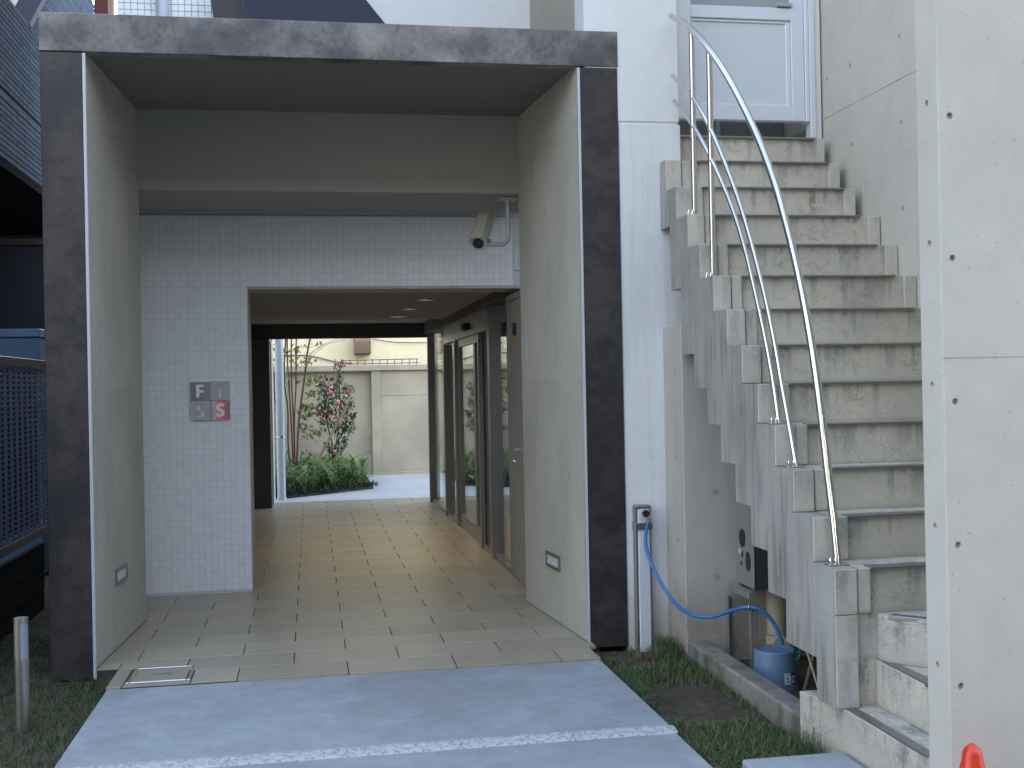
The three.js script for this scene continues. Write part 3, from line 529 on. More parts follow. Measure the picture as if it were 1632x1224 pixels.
{ // multi-stemmed tree
  const z0 = -12.8, t = thing('multistem_tree', 'slender tree of several red brown stems with sparse leaves by the drainpipe', 'tree', [-0.17, 0, z0]);
  const stems = [[[-0.42, 0.0], [-0.41, 0.75], [-0.47, 1.49], [-0.50, 2.5], [-0.52, 3.2]], [[-0.19, 0.0], [-0.25, 0.65], [-0.26, 1.24], [-0.30, 1.76], [-0.27, 2.39], [-0.25, 3.3]], [[-0.18, 0.0], [-0.2, 0.92], [-0.22, 1.6], [-0.24, 2.05], [-0.22, 3.4]], [[-0.16, 0], [-0.17, 0.92], [-0.18, 1.82], [-0.18, 2.39], [-0.15, 3.3]], [[-0.15, 0], [-0.15, 1.06], [-0.11, 1.64], [-0.09, 2.39], [0.0, 3.4]], [[-0.13, 0], [-0.07, 1.05], [0.03, 1.82], [0.09, 2.2], [0.2, 2.6], [0.5, 3.3]]];
  stems.forEach((s, i) => put('stem', tube(s.map(([x, y], k) => [x + 0.008 * Math.sin(5 * y + i), y, z0 + (i - 3) * 0.05 + 0.03 * Math.cos(3 * y + i)]), 0.013 + 0.003 * (i === 5), 30, 7), M.bark, t));
  const sp = [], tw = [];
  const twig = (a, b, c, n) => { tw.push(tube([a, b, c], 0.003, 8, 4, false)); for (let k = 0; k < n * 1.6; k++) { const q = rnd(), r = 0.065; sp.push([a[0] + (c[0] - a[0]) * q + rr(-r, r), a[1] + (c[1] - a[1]) * q + rr(-r, r) + 0.03, a[2] + (c[2] - a[2]) * q + rr(-r, r)]); } };
  for (const [x, y, dx, dy, n] of [[0, 1.62, 0.3, 0.10, 34], [-0.03, 1.2, 0.3, 0.1, 22], [-0.05, 1.1, 0.38, 0.05, 34], [-0.05, 0.75, 0.35, 0.08, 26], [-0.1, 0.9, 0.28, -0.05, 18], [0.0, 1.4, 0.22, 0.05, 12], [0.06, 1.98, 0.12, 0.03, 10], [-0.2, 2.15, 0.22, 0.12, 16], [-0.2, 1.95, 0.35, 0.05, 18], [0.1, 2.25, 0.3, 0.05, 8], [-0.25, 2.1, -0.2, 0.2, 20], [-0.3, 1.9, -0.2, 0.1, 16], [-0.25, 1.6, -0.1, 0.2, 14], [-0.3, 0.5, -0.2, 0.1, 14], [0.02, 0.45, 0.25, 0.05, 10]])
    twig([x, y, z0], [x + dx * 0.5, y + dy, z0 + rr(-0.15, 0.2)], [x + dx, y + dy * 0.7, z0 + rr(-0.2, 0.3)], n);
  for (const [x, y, dx, dy] of [[0.08, 2.1, 0.5, 0.28], [0.1, 2.15, 0.6, 0.22], [0.03, 1.4, 0.22, 0.1], [0.0, 0.9, 0.25, -0.2], [0.04, 1.9, 0.3, 0.35]]) tw.push(tube([[x, y, z0], [x + dx * 0.5, y + dy * 0.7, z0], [x + dx, y + dy, z0 + 0.1]], 0.003, 8, 4, false));
  put('twigs', merge(tw), M.bark, t, { kind: 'stuff' });
  leaves('foliage', t, sp, 0.085, [[0.17, 0.26, 0.045], [0.12, 0.21, 0.04], [0.25, 0.30, 0.06]], 0.6, 0.4);
}
{ // camellia
  const z0 = -12.8, t = thing('camellia_shrub', 'flowering camellia shrub with glossy dark leaves and pink blooms', 'shrub', [0.45, 0, z0]);
  for (const s of [[[0.45, 0], [0.45, 0.4], [0.45, 0.68], [0.38, 1.0], [0.34, 1.5]], [[0.46, 0], [0.47, 0.4], [0.53, 0.72], [0.59, 1.22], [0.59, 1.74], [0.62, 2.0]], [[0.46, 0.3], [0.5, 0.62], [0.66, 0.9], [0.72, 1.25]]]) put('stem', tube(s.map(([x, y]) => [x, y, z0 + rr(-0.03, 0.03)]), 0.012, 24, 7), M.bark2, t);
  const sp = [], tw = [], clumps = [[0.6, 1.95, 0.1, 12], [0.56, 1.72, 0.12, 28], [0.33, 1.62, 0.13, 34], [0.6, 1.5, 0.15, 52], [0.38, 1.42, 0.16, 60], [0.74, 1.52, 0.09, 20], [0.32, 1.22, 0.13, 48], [0.52, 1.28, 0.14, 50], [0.72, 1.28, 0.12, 40], [0.44, 1.08, 0.14, 38], [0.68, 1.02, 0.13, 42], [0.74, 0.88, 0.1, 34], [0.58, 0.86, 0.1, 18], [0.5, 0.55, 0.11, 34], [0.62, 0.62, 0.09, 22], [0.38, 0.6, 0.07, 12], [0.3, 1.02, 0.06, 10], [0.66, 0.7, 0.06, 8], [0.8, 1.1, 0.06, 12], [0.5, 0.95, 0.1, 12]];
  for (const [x, y, r, n] of clumps) {
    for (let k = 0; k < n * 2.4; k++) { const a = rr(0, 6.28), u = Math.cbrt(rnd()) * r * 1.1, e = rr(-1, 1); sp.push([x + u * Math.cos(a) * Math.sqrt(1 - e * e), y + u * e, z0 + 1.1 * u * Math.sin(a) * Math.sqrt(1 - e * e)]); }
    for (let k = 0; k < 3; k++) tw.push(tube([[0.5 + (x - 0.5) * 0.5, y - 0.22, z0], [x, y - 0.05, z0], [x + rr(-r, r), y + rr(0, r), z0 + rr(-r, r)]], 0.0035, 6, 4, false));
  }
  put('twigs', merge(tw), M.bark2, t, { kind: 'stuff' });
  leaves('foliage', t, sp, 0.062, [[0.04, 0.085, 0.035], [0.055, 0.115, 0.04], [0.09, 0.16, 0.07]], 0.3, 0.15);
  const petal = new THREE.SphereGeometry(1, 8, 6).scale(0.5, 0.62, 0.16).translate(0, 0.5, 0), fl = [];
  for (let k = 0; k < 6; k++) fl.push(petal.clone().rotateX(-0.5).rotateZ(k * Math.PI / 3)); fl.push(new THREE.SphereGeometry(0.28, 8, 6).translate(0, 0, 0.15));
  const fg = merge(fl.map((g) => g.toNonIndexed())); fg.userData.shared = true;
  const pink = [[0.72, 0.10, 0.18], [0.64, 0.06, 0.13], [0.80, 0.26, 0.34]].map((c) => mat(c, 0.6));
  const F = [[0.33, 1.71], [0.36, 1.58], [0.46, 1.59], [0.45, 1.51], [0.72, 1.53], [0.57, 1.36], [0.62, 1.29], [0.2, 1.19], [0.25, 1.26], [0.35, 1.21], [0.28, 1.11], [0.47, 1.12], [0.78, 1.17], [0.78, 1.04], [0.49, 0.55], [0.54, 1.99], [0.68, 1.95], [0.69, 1.45]];
  F.forEach(([x, y], i) => { const o = piece('flower', fg, pink[i % 3], t, x, y, z0 + 0.17 + 0.03 * (i % 2)); const s = (i === 3 || i === 5 ? 0.042 : 0.029); o.scale.set(s, s, s); o.rotation.set(rr(-0.6, 0.3), rr(-0.6, 0.6), rr(0, 3)); });
  single('support_stake', 'slanting wooden stake propping up the camellia', 'stake', cyl([0.06, 0.12, -12.6], [0.73, 1.36, -12.62], 0.02, 0.018, 10), M.wood);
}
{ // lily turf bed
  const pts = [], idx = []; for (let k = 0; k <= 5; k++) { const t = k / 5, w = 0.009 * Math.sin(Math.PI * (0.12 + 0.86 * t)), y = Math.sin(t * 1.9) * 0.75, z = 0.95 * (1 - Math.cos(t * 1.75)); pts.push(-w, y, z, w, y, z); if (k) { const b = (k - 1) * 2; idx.push(b, b + 1, b + 2, b + 1, b + 3, b + 2); } }
  const g = new THREE.BufferGeometry(); g.setAttribute('position', new THREE.Float32BufferAttribute(pts, 3)); g.setIndex(idx); g.computeVertexNormals();
  const n = 3600, im = new THREE.InstancedMesh(g, mat([1, 1, 1], 0.45, 0, { phys: true, transmission: 0.2, thickness: 0 }), n), o = new THREE.Object3D(), c = new THREE.Color();
  const A = [-0.42, -10.75], B = [0.93, -12.0], C = [0.96, -14.6], D = [-1.3, -14.6], E = [-1.3, -11.0], poly = [A, B, C, D, E];
  const inside = (x, z) => { let k = false; for (let i = 0, j = 4; i < 5; j = i++) { const [xi, zi] = poly[i], [xj, zj] = poly[j]; if ((zi > z) !== (zj > z) && x < ((xj - xi) * (z - zi)) / (zj - zi) + xi) k = !k; } return k; };
  let i = 0; while (i < n) { const x = rr(-1.3, 1), z = rr(-14.6, -10.5); if (!inside(x, z)) continue; const L = rr(0.30, 0.56); o.position.set(x, -0.02, z); o.rotation.set(rr(-0.25, 0.3), rr(0, 6.28), 0, 'YXZ'); o.scale.set(rr(0.8, 1.3), L, L); o.updateMatrix(); im.setMatrixAt(i, o.matrix); const k = rr(0.6, 1.35); c.setRGB(...(rnd() < 0.12 ? [0.24 * k, 0.29 * k, 0.09 * k] : [0.11 * k, 0.20 * k, 0.045 * k])); im.setColorAt(i++, c); }
  im.name = 'lily_turf'; im.userData = { kind: 'stuff', label: 'dense clump of strappy green lily turf under the camellia', category: 'ground cover' }; im.castShadow = im.receiveShadow = true; scene.add(im);
  structure('planting_bed', prism([[-0.34, -10.5], [1.06, -11.75], [1.06, -14.7], [-1.4, -14.7], [-1.4, -10.5]], 'y', -0.002, 0.03), M.soil, 'dark soil bed under the lily turf');
  // low dark edging plants along the front of the bed
  const e = [], N = 1100, ig = leafGeo(); const im2 = new THREE.InstancedMesh(ig, mat([1, 1, 1], 0.6), N);
  for (let k = 0; k < N; k++) { const t = rnd(), x = -0.33 + 1.38 * t + rr(-0.02, 0.10), z = -10.52 - 1.24 * t - rr(-0.02, 0.22); o.position.set(x, rr(0.02, 0.07), z); o.rotation.set(rr(-1, 1), rr(0, 6.28), rr(-0.6, 0.6)); const s = rr(0.035, 0.07); o.scale.set(s * 0.6, s, s); o.updateMatrix(); im2.setMatrixAt(k, o.matrix); const q = rr(0.6, 1.2); c.setRGB(0.018 * q, 0.045 * q, 0.028 * q); im2.setColorAt(k, c); }
  im2.name = 'dwarf_edging'; im2.userData = { kind: 'stuff', label: 'low dark green edging plants along the front of the planting bed', category: 'ground cover' }; im2.castShadow = im2.receiveShadow = true; scene.add(im2);
}

// ------------------------------------------------------------------ left neighbour
{
  const t = thing('tiled_building', 'blue grey building of narrow tile courses beyond the portal', 'building', [-2.5, 0, -4]);
  const X = -2.5, back = -8.95;
  // wall behind the courses with a V shaped notch at the top
  const V1 = (y) => { // z ranges of the wall at height y: near part ends on the stepped edge, far part begins on the rising edge
    if (y <= 5.13) return [[0.5, back]];
    const a = -5.5 - (y - 5.13) * 1.37; return y < 5.16 ? [[0.5, -4.7], [a, back]] : [[a, back]];
  };
  let k = 0;
  for (let y = 3.655; y < 6.5; y += 0.052) {
    if (y > 4.165 && y < 4.25) continue;
    for (const [z0, z1] of V1(y)) if (z0 - z1 > 0.2) put('tile_course', box(X - 0.012, y, z1, X, y + 0.045, z0, 0.003), M.blueTile[k++ % 3], t);
  }
  put('band', box(X - 0.012, 4.185, back, X - 0.002, 4.245, 0.5, 0), M.blueTile[0], t);
  put('wall', prism([[0.5, 3.64], [0.5, 5.12], [-5.5, 5.12], [-7.4, 6.55], [back, 6.55], [back, 3.64]], 'x', X - 0.2, X - 0.013), mat([0.03, 0.04, 0.055], 1, 0, { phys: true, specularIntensity: 0.1 }), t);
  put('coping', prism([[-5.46, 5.13], [-7.40, 6.58], [-7.30, 6.58], [-5.38, 5.16]], 'x', X - 0.21, X + 0.01), mat([0.035, 0.033, 0.05], 0.8), t);
  put('upper_mass', box(-7, 3.66, -12, X - 0.9, 9, 1.5, 0), M.black, t);
  put('underside', box(-7, 3.58, -8.98, X - 0.014, 3.635, 0.49, 0), mat([0.012, 0.012, 0.015], 1, 0, { phys: true, specularIntensity: 0.05 }), t);
  put('rear_wall', box(-7, -0.1, -9.2, X + 0.05, 3.61, -8.99, 0), M.navy, t); put('side_wall', box(-5.2, -0.1, -9.0, -5.0, 3.60, 1.49, 0), M.navy, t);
  put('beam', box(-5, 3.20, -7.05, X - 0.05, 3.27, -6.9, 0.004), mat([0.06, 0.06, 0.062], 0.7), t); put('shutter', box(-5, -0.1, -7.0, X - 0.05, 3.19, -6.92, 0.004), M.navy, t);
  put('railing', merge(box(-2.66, 5.28, -5.1, -2.62, 5.9, -5.05), box(-2.66, 5.28, -4.6, -2.62, 5.9, -4.55), box(-2.67, 5.55, -5.4, -2.61, 5.6, -3.5)), M.trim, t);
  single('leaning_pipe', 'thin dark pipe leaning in the shade beside the brown post', 'pipe', merge(cyl([-2.62, 1.9, -6.3], [-2.50, 2.75, -6.35], 0.012, 0.012, 8), cyl([-2.58, 1.9, -6.3], [-2.46, 2.70, -6.35], 0.012, 0.012, 8)), mat([0.10, 0.09, 0.085], 0.5));
  const p = thing('red_post', 'dark red corner post between the two tiled facades above the portal', 'post', [-1.77, 0, -5.05]);
  put('shaft', box(-1.828, -0.08, -5.2, -1.708, 8, -5.0, 0.004), M.maroon, p); put('pale_edge', box(-1.706, -0.08, -5.1, -1.655, 8, -5.0, 0.004), mat([0.50, 0.36, 0.32], 0.6), p);
}
{ // louvred fence
  const X = -1.9, t = thing('louvre_fence', 'dark blue metal fence of vertical strips and small louvres', 'fence', [X, 0.5, -1.5]);
  const z0 = 0.6, z1 = -3.12, y0 = 0.56, y1 = 1.76;
  put('top_rail', box(X - 0.03, y1, z1, X + 0.012, y1 + 0.065, z0, 0.003), M.frame, t); put('bottom_rail', box(X - 0.03, y0 - 0.065, z1, X + 0.012, y0, z0, 0.003), M.frame, t);
  for (let k = 0; k < 25; k++) { const z = z1 + 0.02 + k * 0.155; if (z + 0.085 > z0) break; put('strip', box(X - 0.006, y0, z, X, y1, z + 0.082, 0.001), M.fence, t); }
  for (let k = 0; k < 33; k++) { const y = y0 + 0.012 + k * 0.0362; const g = new THREE.BoxGeometry(0.003, 0.024, z0 - z1 - 0.01).rotateZ(-0.9).translate(X - 0.010, y + 0.008, (z0 + z1) / 2); g.deleteAttribute('uv'); put('louvre', uvw(g), M.louvre, t); }
  put('backing', box(X - 0.10, y0, z1, X - 0.09, y1, z0, 0), M.navy, t);
  put('end_cap', box(X - 0.09, y0 - 0.06, z1 - 0.09, X + 0.012, y0 + 0.01, z1 - 0.003, 0.003), M.alu, t);
  const b = thing('board_wall', 'dark brown board retaining wall below the louvred fence', 'wall', [X, 0, -1.5]);
  for (let k = 0; k < 3; k++) put('board', box(X - 0.06, GY - 0.05 + k * 0.18, -2.95, X - 0.02 + 0.003 * k, GY + 0.125 + k * 0.18, 0.6, 0.004), M.boards, b);
  const c = thing('metal_cabinet', 'blue perforated metal cabinet with a rim behind the louvred fence', 'cabinet', [-2.5, 0, -4.6]);
  const steelBlue = mat([0.12, 0.22, 0.36], 0.5, 0.2, { map: tex(256, 0.08, (u, v) => { const a = (u * 8) % 1 - 0.5, q = (v * 8 + Math.floor(u * 8) * 0.5) % 1 - 0.5; return Math.hypot(a, q) < 0.26 ? [0.45, 0.45, 0.45] : [1, 1, 1]; }) });
  put('body', box(-3.2, -0.05, -5.2, -2.262, 2.075, -4.5, 0.006), steelBlue, c); put('rim', box(-3.21, 2.08, -5.21, -2.252, 2.155, -4.488, 0.006), mat([0.14, 0.24, 0.37], 0.45, 0.2), c); put('latch', box(-2.46, 1.87, -4.499, -2.40, 1.885, -4.485, 0.003), M.trim, c);
}
{ // bollard light
  const x = -1.266, z = 0.55, t = thing('bollard_light', 'short grey bollard light with clear side lenses in the grass', 'bollard', [x, GY, z]);
  const R = 0.0335, top = 0.495, pts = []; 
  put('shaft', cyl([x, GY - 0.02, z], [x, 0.30, z], R * 0.97, R, 28), M.brushed, t);
  put('cap', cyl([x, 0.470, z], [x, top, z], R, R, 28), M.brushed, t);
  put('core', cyl([x, 0.30, z], [x, 0.47, z], R * 0.62, R * 0.62, 20), M.brushed, t);
  const arc = (a0, a1, r) => new THREE.CylinderGeometry(r, r, 0.17, 10, 1, true, a0, a1 - a0).translate(x, 0.385, z).toNonIndexed();
  put('cheek', arc(-0.85, 0.05, R), M.brushed, t); put('cheek', arc(2.3, 4.0, R), M.brushed, t);
  const lens = mat([0.24, 0.28, 0.34], 0.25); put('lens', arc(0.05, 2.3, R * 0.95), lens, t); put('lens', arc(4.0, 5.43, R * 0.95), lens, t);
}

// ------------------------------------------------------------------ white wall, tap, under-stair walls
{
  const t = thing('white_wall', 'smooth white rendered wall between the portal and the concrete stair', 'wall', [2.2, 0, -0.5]);
  put('lower_panel', box(2.006, -0.1, -0.66, 2.40, 3.152, -0.425, 0.004), M.whiteLow, t); put('upper_panel', box(1.80, 3.166, -0.66, 2.392, 6.2, -0.422, 0.004), M.white, t); put('joint', box(2.0, 3.148, -0.65, 2.385, 3.17, -0.428, 0), M.white, t);
  put('return_wall', box(1.95, 3.72, -2.9, 2.0, 6.2, -0.662), M.concDark, t);
  const p = thing('garden_tap', 'slim white tap post with a chrome tap against the white wall', 'tap', [2.10, 0, -0.39]);
  put('post', box(2.062, GY - 0.03, -0.42, 2.136, 0.80, -0.355, 0.006), M.alu, p); put('side_rail', box(2.046, GY - 0.03, -0.42, 2.0605, 0.80, -0.36, 0.003), M.frame, p); put('side_rail', box(2.1375, GY - 0.03, -0.42, 2.146, 0.80, -0.36, 0.003), M.frame, p);
  put('cap', box(2.044, 0.8005, -0.422, 2.148, 0.822, -0.35, 0.008), M.frame, p); put('clamp', box(2.04, 0.672, -0.42, 2.152, 0.716, -0.345, 0.005), M.frame, p);
  put('faucet', merge(cyl([2.10, 0.775, -0.355], [2.10, 0.775, -0.325], 0.017, 0.017, 18), cyl([2.10, 0.775, -0.326], [2.10, 0.775, -0.308], 0.024, 0.022, 18), tube([[2.10, 0.775, -0.335], [2.118, 0.772, -0.325], [2.122, 0.755, -0.322], [2.122, 0.735, -0.322]], 0.0085, 16, 10)), M.chrome, p);
}
{
  const t = thing('garden_hose', 'blue garden hose drooping from the tap to behind the bucket', 'hose', [2.2, 0.3, -0.2]);
  put('hose', tube([[2.122, 0.742, -0.322], [2.07 + 0.03, 0.665, -0.316], [2.095, 0.569, -0.30], [2.135, 0.411, -0.22], [2.197, 0.28, -0.10], [2.261, 0.224, 0.04], [2.345, 0.223, 0.12], [2.428, 0.267, 0.20], [2.494, 0.298, 0.27], [2.565, 0.288, 0.32], [2.625, 0.219, 0.35], [2.665, 0.103, 0.38], [2.685, 0.012, 0.38], [2.68, -0.09, 0.42], [2.66, -0.13, 0.55]], 0.0105, 140, 12), M.hose, t);
  put('hose_coil', tube([[2.60, -0.13, 0.66], [2.66, -0.135, 0.62], [2.69, -0.13, 0.55], [2.66, -0.12, 0.50], [2.60, -0.13, 0.46]], 0.013, 40, 10), M.hose, t);
  put('clip', new THREE.TorusGeometry(0.014, 0.005, 8, 16).rotateY(1.2).translate(2.508, 0.30, 0.285).toNonIndexed(), M.steel, t); put('hose_clamp', new THREE.TorusGeometry(0.011, 0.004, 8, 16).rotateX(Math.PI / 2).translate(2.12, 0.732, -0.322).toNonIndexed(), mat([0.45, 0.30, 0.05], 0.4, 0.5), t);
}
{
  const t = thing('understair_wall', 'concrete wall with tie holes standing under the stair', 'wall', [2.6, 0, -0.2]);
  put('wall', box(2.262, -0.15, -0.42, 3.42, 1.905, -0.075, 0.005), M.concLow, t);
  for (const y of [0.42, 0.92, 1.42]) put('tie_hole', cyl([2.45, y, -0.07], [2.45, y, -0.0735], 0.016, 0.016, 20), M.concDark, t);
  for (const y of [0.62, 1.12, 1.62]) put('tie_hole', cyl([2.259, y, -0.2], [2.2605, y, -0.2], 0.014, 0.014, 16), M.concDark, t);
  single('curb', 'mossy stained concrete curb between the lawn and the space under the stair', 'curb', box(2.262, -0.2, -0.074, 2.385, 0.052, 1.585, 0.012), M.curb);
  structure('understair_floor', box(2.386, -0.22, -0.074, 3.45, -0.135, 1.6, 0), M.concDark, 'dirty concrete floor under the stair');
}
{ // equipment box on a slotted angle stand
  const t = thing('equipment_box', 'grey metal equipment box with round vents under the stair', 'equipment box', [2.8, 0.36, 0.1]);
  put('side_panel', box(2.571, 0.385, -0.03, 2.577, 1.40, 0.204, 0), M.greyBox, t); put('body', box(2.578, 0.382, -0.03, 3.3, 1.15, 0.21, 0.004), M.shadedBox, t); put('edge', box(2.568, 0.38, 0.205, 2.577, 1.40, 0.215, 0.002), M.greyBox, t);  // dark body colour carries the shade under the stair
  const oval = (y, z, ry, rz) => { const g = new THREE.CylinderGeometry(1, 1, 0.004, 24).rotateZ(Math.PI / 2).scale(1, ry, rz).translate(2.5695, y + 0.03, z); return g.toNonIndexed(); };
  put('vent', oval(0.625, 0.045, 0.052, 0.046), M.black, t); put('vent', oval(0.50, 0.13, 0.055, 0.036), M.black, t); put('vent', oval(0.53, 0.045, 0.018, 0.009), M.black, t); put('vent', oval(0.475, 0.025, 0.013, 0.009), M.black, t); put('tag', box(2.566, 0.56, -0.012, 2.5705, 0.588, 0.03, 0), M.trim, t);
  put('latch', box(2.98, 0.47, 0.21, 3.0, 0.478, 0.218, 0.002), M.trim, t);
  const s = thing('slotted_stand', 'zinc slotted angle stand carrying the equipment box', 'stand', [2.55, -0.13, 0.1]);
  put('top_frame', merge(box(2.515, 0.34, -0.04, 2.555, 0.379, 0.27, 0.002), box(2.5555, 0.352, -0.04, 3.2, 0.379, -0.0, 0.002)), M.zinc, s);
  const slot = []; for (let k = 0; k < 6; k++) { const p = new THREE.Path(); const y = -0.06 + k * 0.06; p.absellipse(2.552, y + 0.01, 0.0075, 0.021, 0, Math.PI * 2); slot.push(p); }
  put('post', prism([[2.534, -0.135], [2.570, -0.135], [2.570, 0.309], [2.534, 0.309]], 'z', 0.258, 0.262, 0, slot), M.zinc, s); put('post', box(2.530, -0.135, 0.226, 2.5335, 0.309, 0.262, 0), M.zinc, s);
  put('post', merge(box(2.498, -0.135, -0.05, 2.502, 0.309, -0.01, 0), box(2.5025, -0.135, -0.05, 2.535, 0.309, -0.046, 0)), M.zinc, s);
  const pp = thing('waste_pipe', 'cream plastic waste pipe with a joint below the equipment box', 'pipe', [2.775, -0.13, 0.03]);
  put('upper_pipe', cyl([2.775, 0.085, 0.03], [2.775, 0.348, 0.03], 0.055, 0.055, 24), M.pvc, pp); put('socket', cyl([2.775, -0.02, 0.03], [2.775, 0.08, 0.03], 0.060, 0.060, 24), M.pvc, pp); put('lower_pipe', cyl([2.775, -0.135, 0.03], [2.775, -0.021, 0.03], 0.055, 0.055, 24), M.pvc, pp);
  const rb = []; for (let k = 0; k < 14; k++) { const a = k / 14 * 6.283; rb.push(cyl([2.775 + 0.014 * Math.cos(a), 0.035 + 0.014 * Math.sin(a), 0.112], [2.775 + 0.05 * Math.cos(a), 0.035 + 0.05 * Math.sin(a), 0.105], 0.004, 0.006, 5)); }
  put('clean_out_cap', merge(cyl([2.775, 0.035, 0.06], [2.775, 0.035, 0.108], 0.056, 0.052, 24), rb), mat([0.55, 0.50, 0.40], 0.5), pp);
  const v = thing('valve_wheel', 'teal valve handwheel beside the cream pipe', 'valve', [2.80, 0.01, 0.22]);
  put('rim', new THREE.TorusGeometry(0.042, 0.007, 8, 28).rotateY(0.3).translate(2.80, 0.01, 0.22).toNonIndexed(), M.teal, v); const sk = []; for (let k = 0; k < 5; k++) { const a = k / 5 * 6.28 + 0.3; sk.push(cyl([2.80, 0.01, 0.22], [2.80 + 0.04 * Math.cos(a), 0.01 + 0.04 * Math.sin(a), 0.22 - 0.012 * Math.cos(a)], 0.005, 0.005, 6)); } put('spokes', merge(sk), M.teal, v); put('stem', cyl([2.80, 0.01, 0.22], [2.765, 0.015, 0.10], 0.008, 0.008, 10), M.brownMetal, v);
}
{ // upturned bucket
  const x = 2.550, z = 0.54, t = thing('bucket', 'upturned blue plastic bucket with a printed size sticker by the curb', 'bucket', [x, -0.105, z]);
  const L = new THREE.LatheGeometry([[0.128, 0], [0.131, 0.004], [0.131, 0.018], [0.125, 0.022], [0.107, 0.218], [0.103, 0.227], [0.094, 0.230], [0.092, 0.222], [0.04, 0.220], [0.03, 0.224], [0.0, 0.224]].map((p) => new THREE.Vector2(...p)), 48); L.translate(x, -0.105, z);
  put('shell', L.toNonIndexed(), M.bucket, t);
  const cv = document.createElement('canvas'); cv.width = 256; cv.height = 256; const g = cv.getContext('2d'); g.fillStyle = '#eef2f6'; g.fillRect(0, 0, 256, 256); g.fillStyle = '#123a9c'; g.fillRect(132, 0, 124, 256); g.fillStyle = '#fff'; g.fillRect(150, 70, 80, 160); g.fillStyle = '#123a9c'; g.font = 'bold 150px sans-serif'; g.fillText('6', 152, 205); g.fillStyle = '#222'; g.fillRect(20, 40, 80, 8); g.fillRect(20, 56, 80, 6); g.beginPath(); g.arc(56, 120, 20, 0, 7); g.fill(); g.fillRect(20, 170, 90, 14); g.fillRect(40, 200, 70, 14);
  const tx = new THREE.CanvasTexture(cv); tx.colorSpace = THREE.SRGBColorSpace;
  const st = new THREE.CylinderGeometry(0.1195, 0.1245, 0.058, 12, 1, true, 0.02, 0.62).translate(x, -0.012, z); put('sticker', st.toNonIndexed(), mat([0.85, 0.85, 0.85], 0.5, 0, { map: tx }), t);
}
{
  const t = thing('broom_handle', 'brown wooden pole leaning against the stair behind the bucket', 'pole', [2.62, -0.13, 0.7]);
  put('shaft', cyl([2.585, -0.13, 0.78], [2.72, 0.22, 0.72], 0.012, 0.012, 10), mat([0.13, 0.09, 0.065], 0.7), t); put('shaft', cyl([2.72, 0.22, 0.72], [2.70, 0.50, 0.66], 0.010, 0.010, 10), mat([0.13, 0.09, 0.065], 0.7), t); put('red_grip', cyl([2.725, 0.27, 0.70], [2.705, 0.47, 0.66], 0.013, 0.013, 10), mat([0.35, 0.02, 0.015], 0.5), t);
  single('thin_cane', 'thin pale cane leaning from the curb to the stair side', 'cane', cyl([2.40, 0.03, 1.50], [2.60, 0.20, 0.82], 0.006, 0.006, 8), mat([0.45, 0.38, 0.25], 0.7));
}

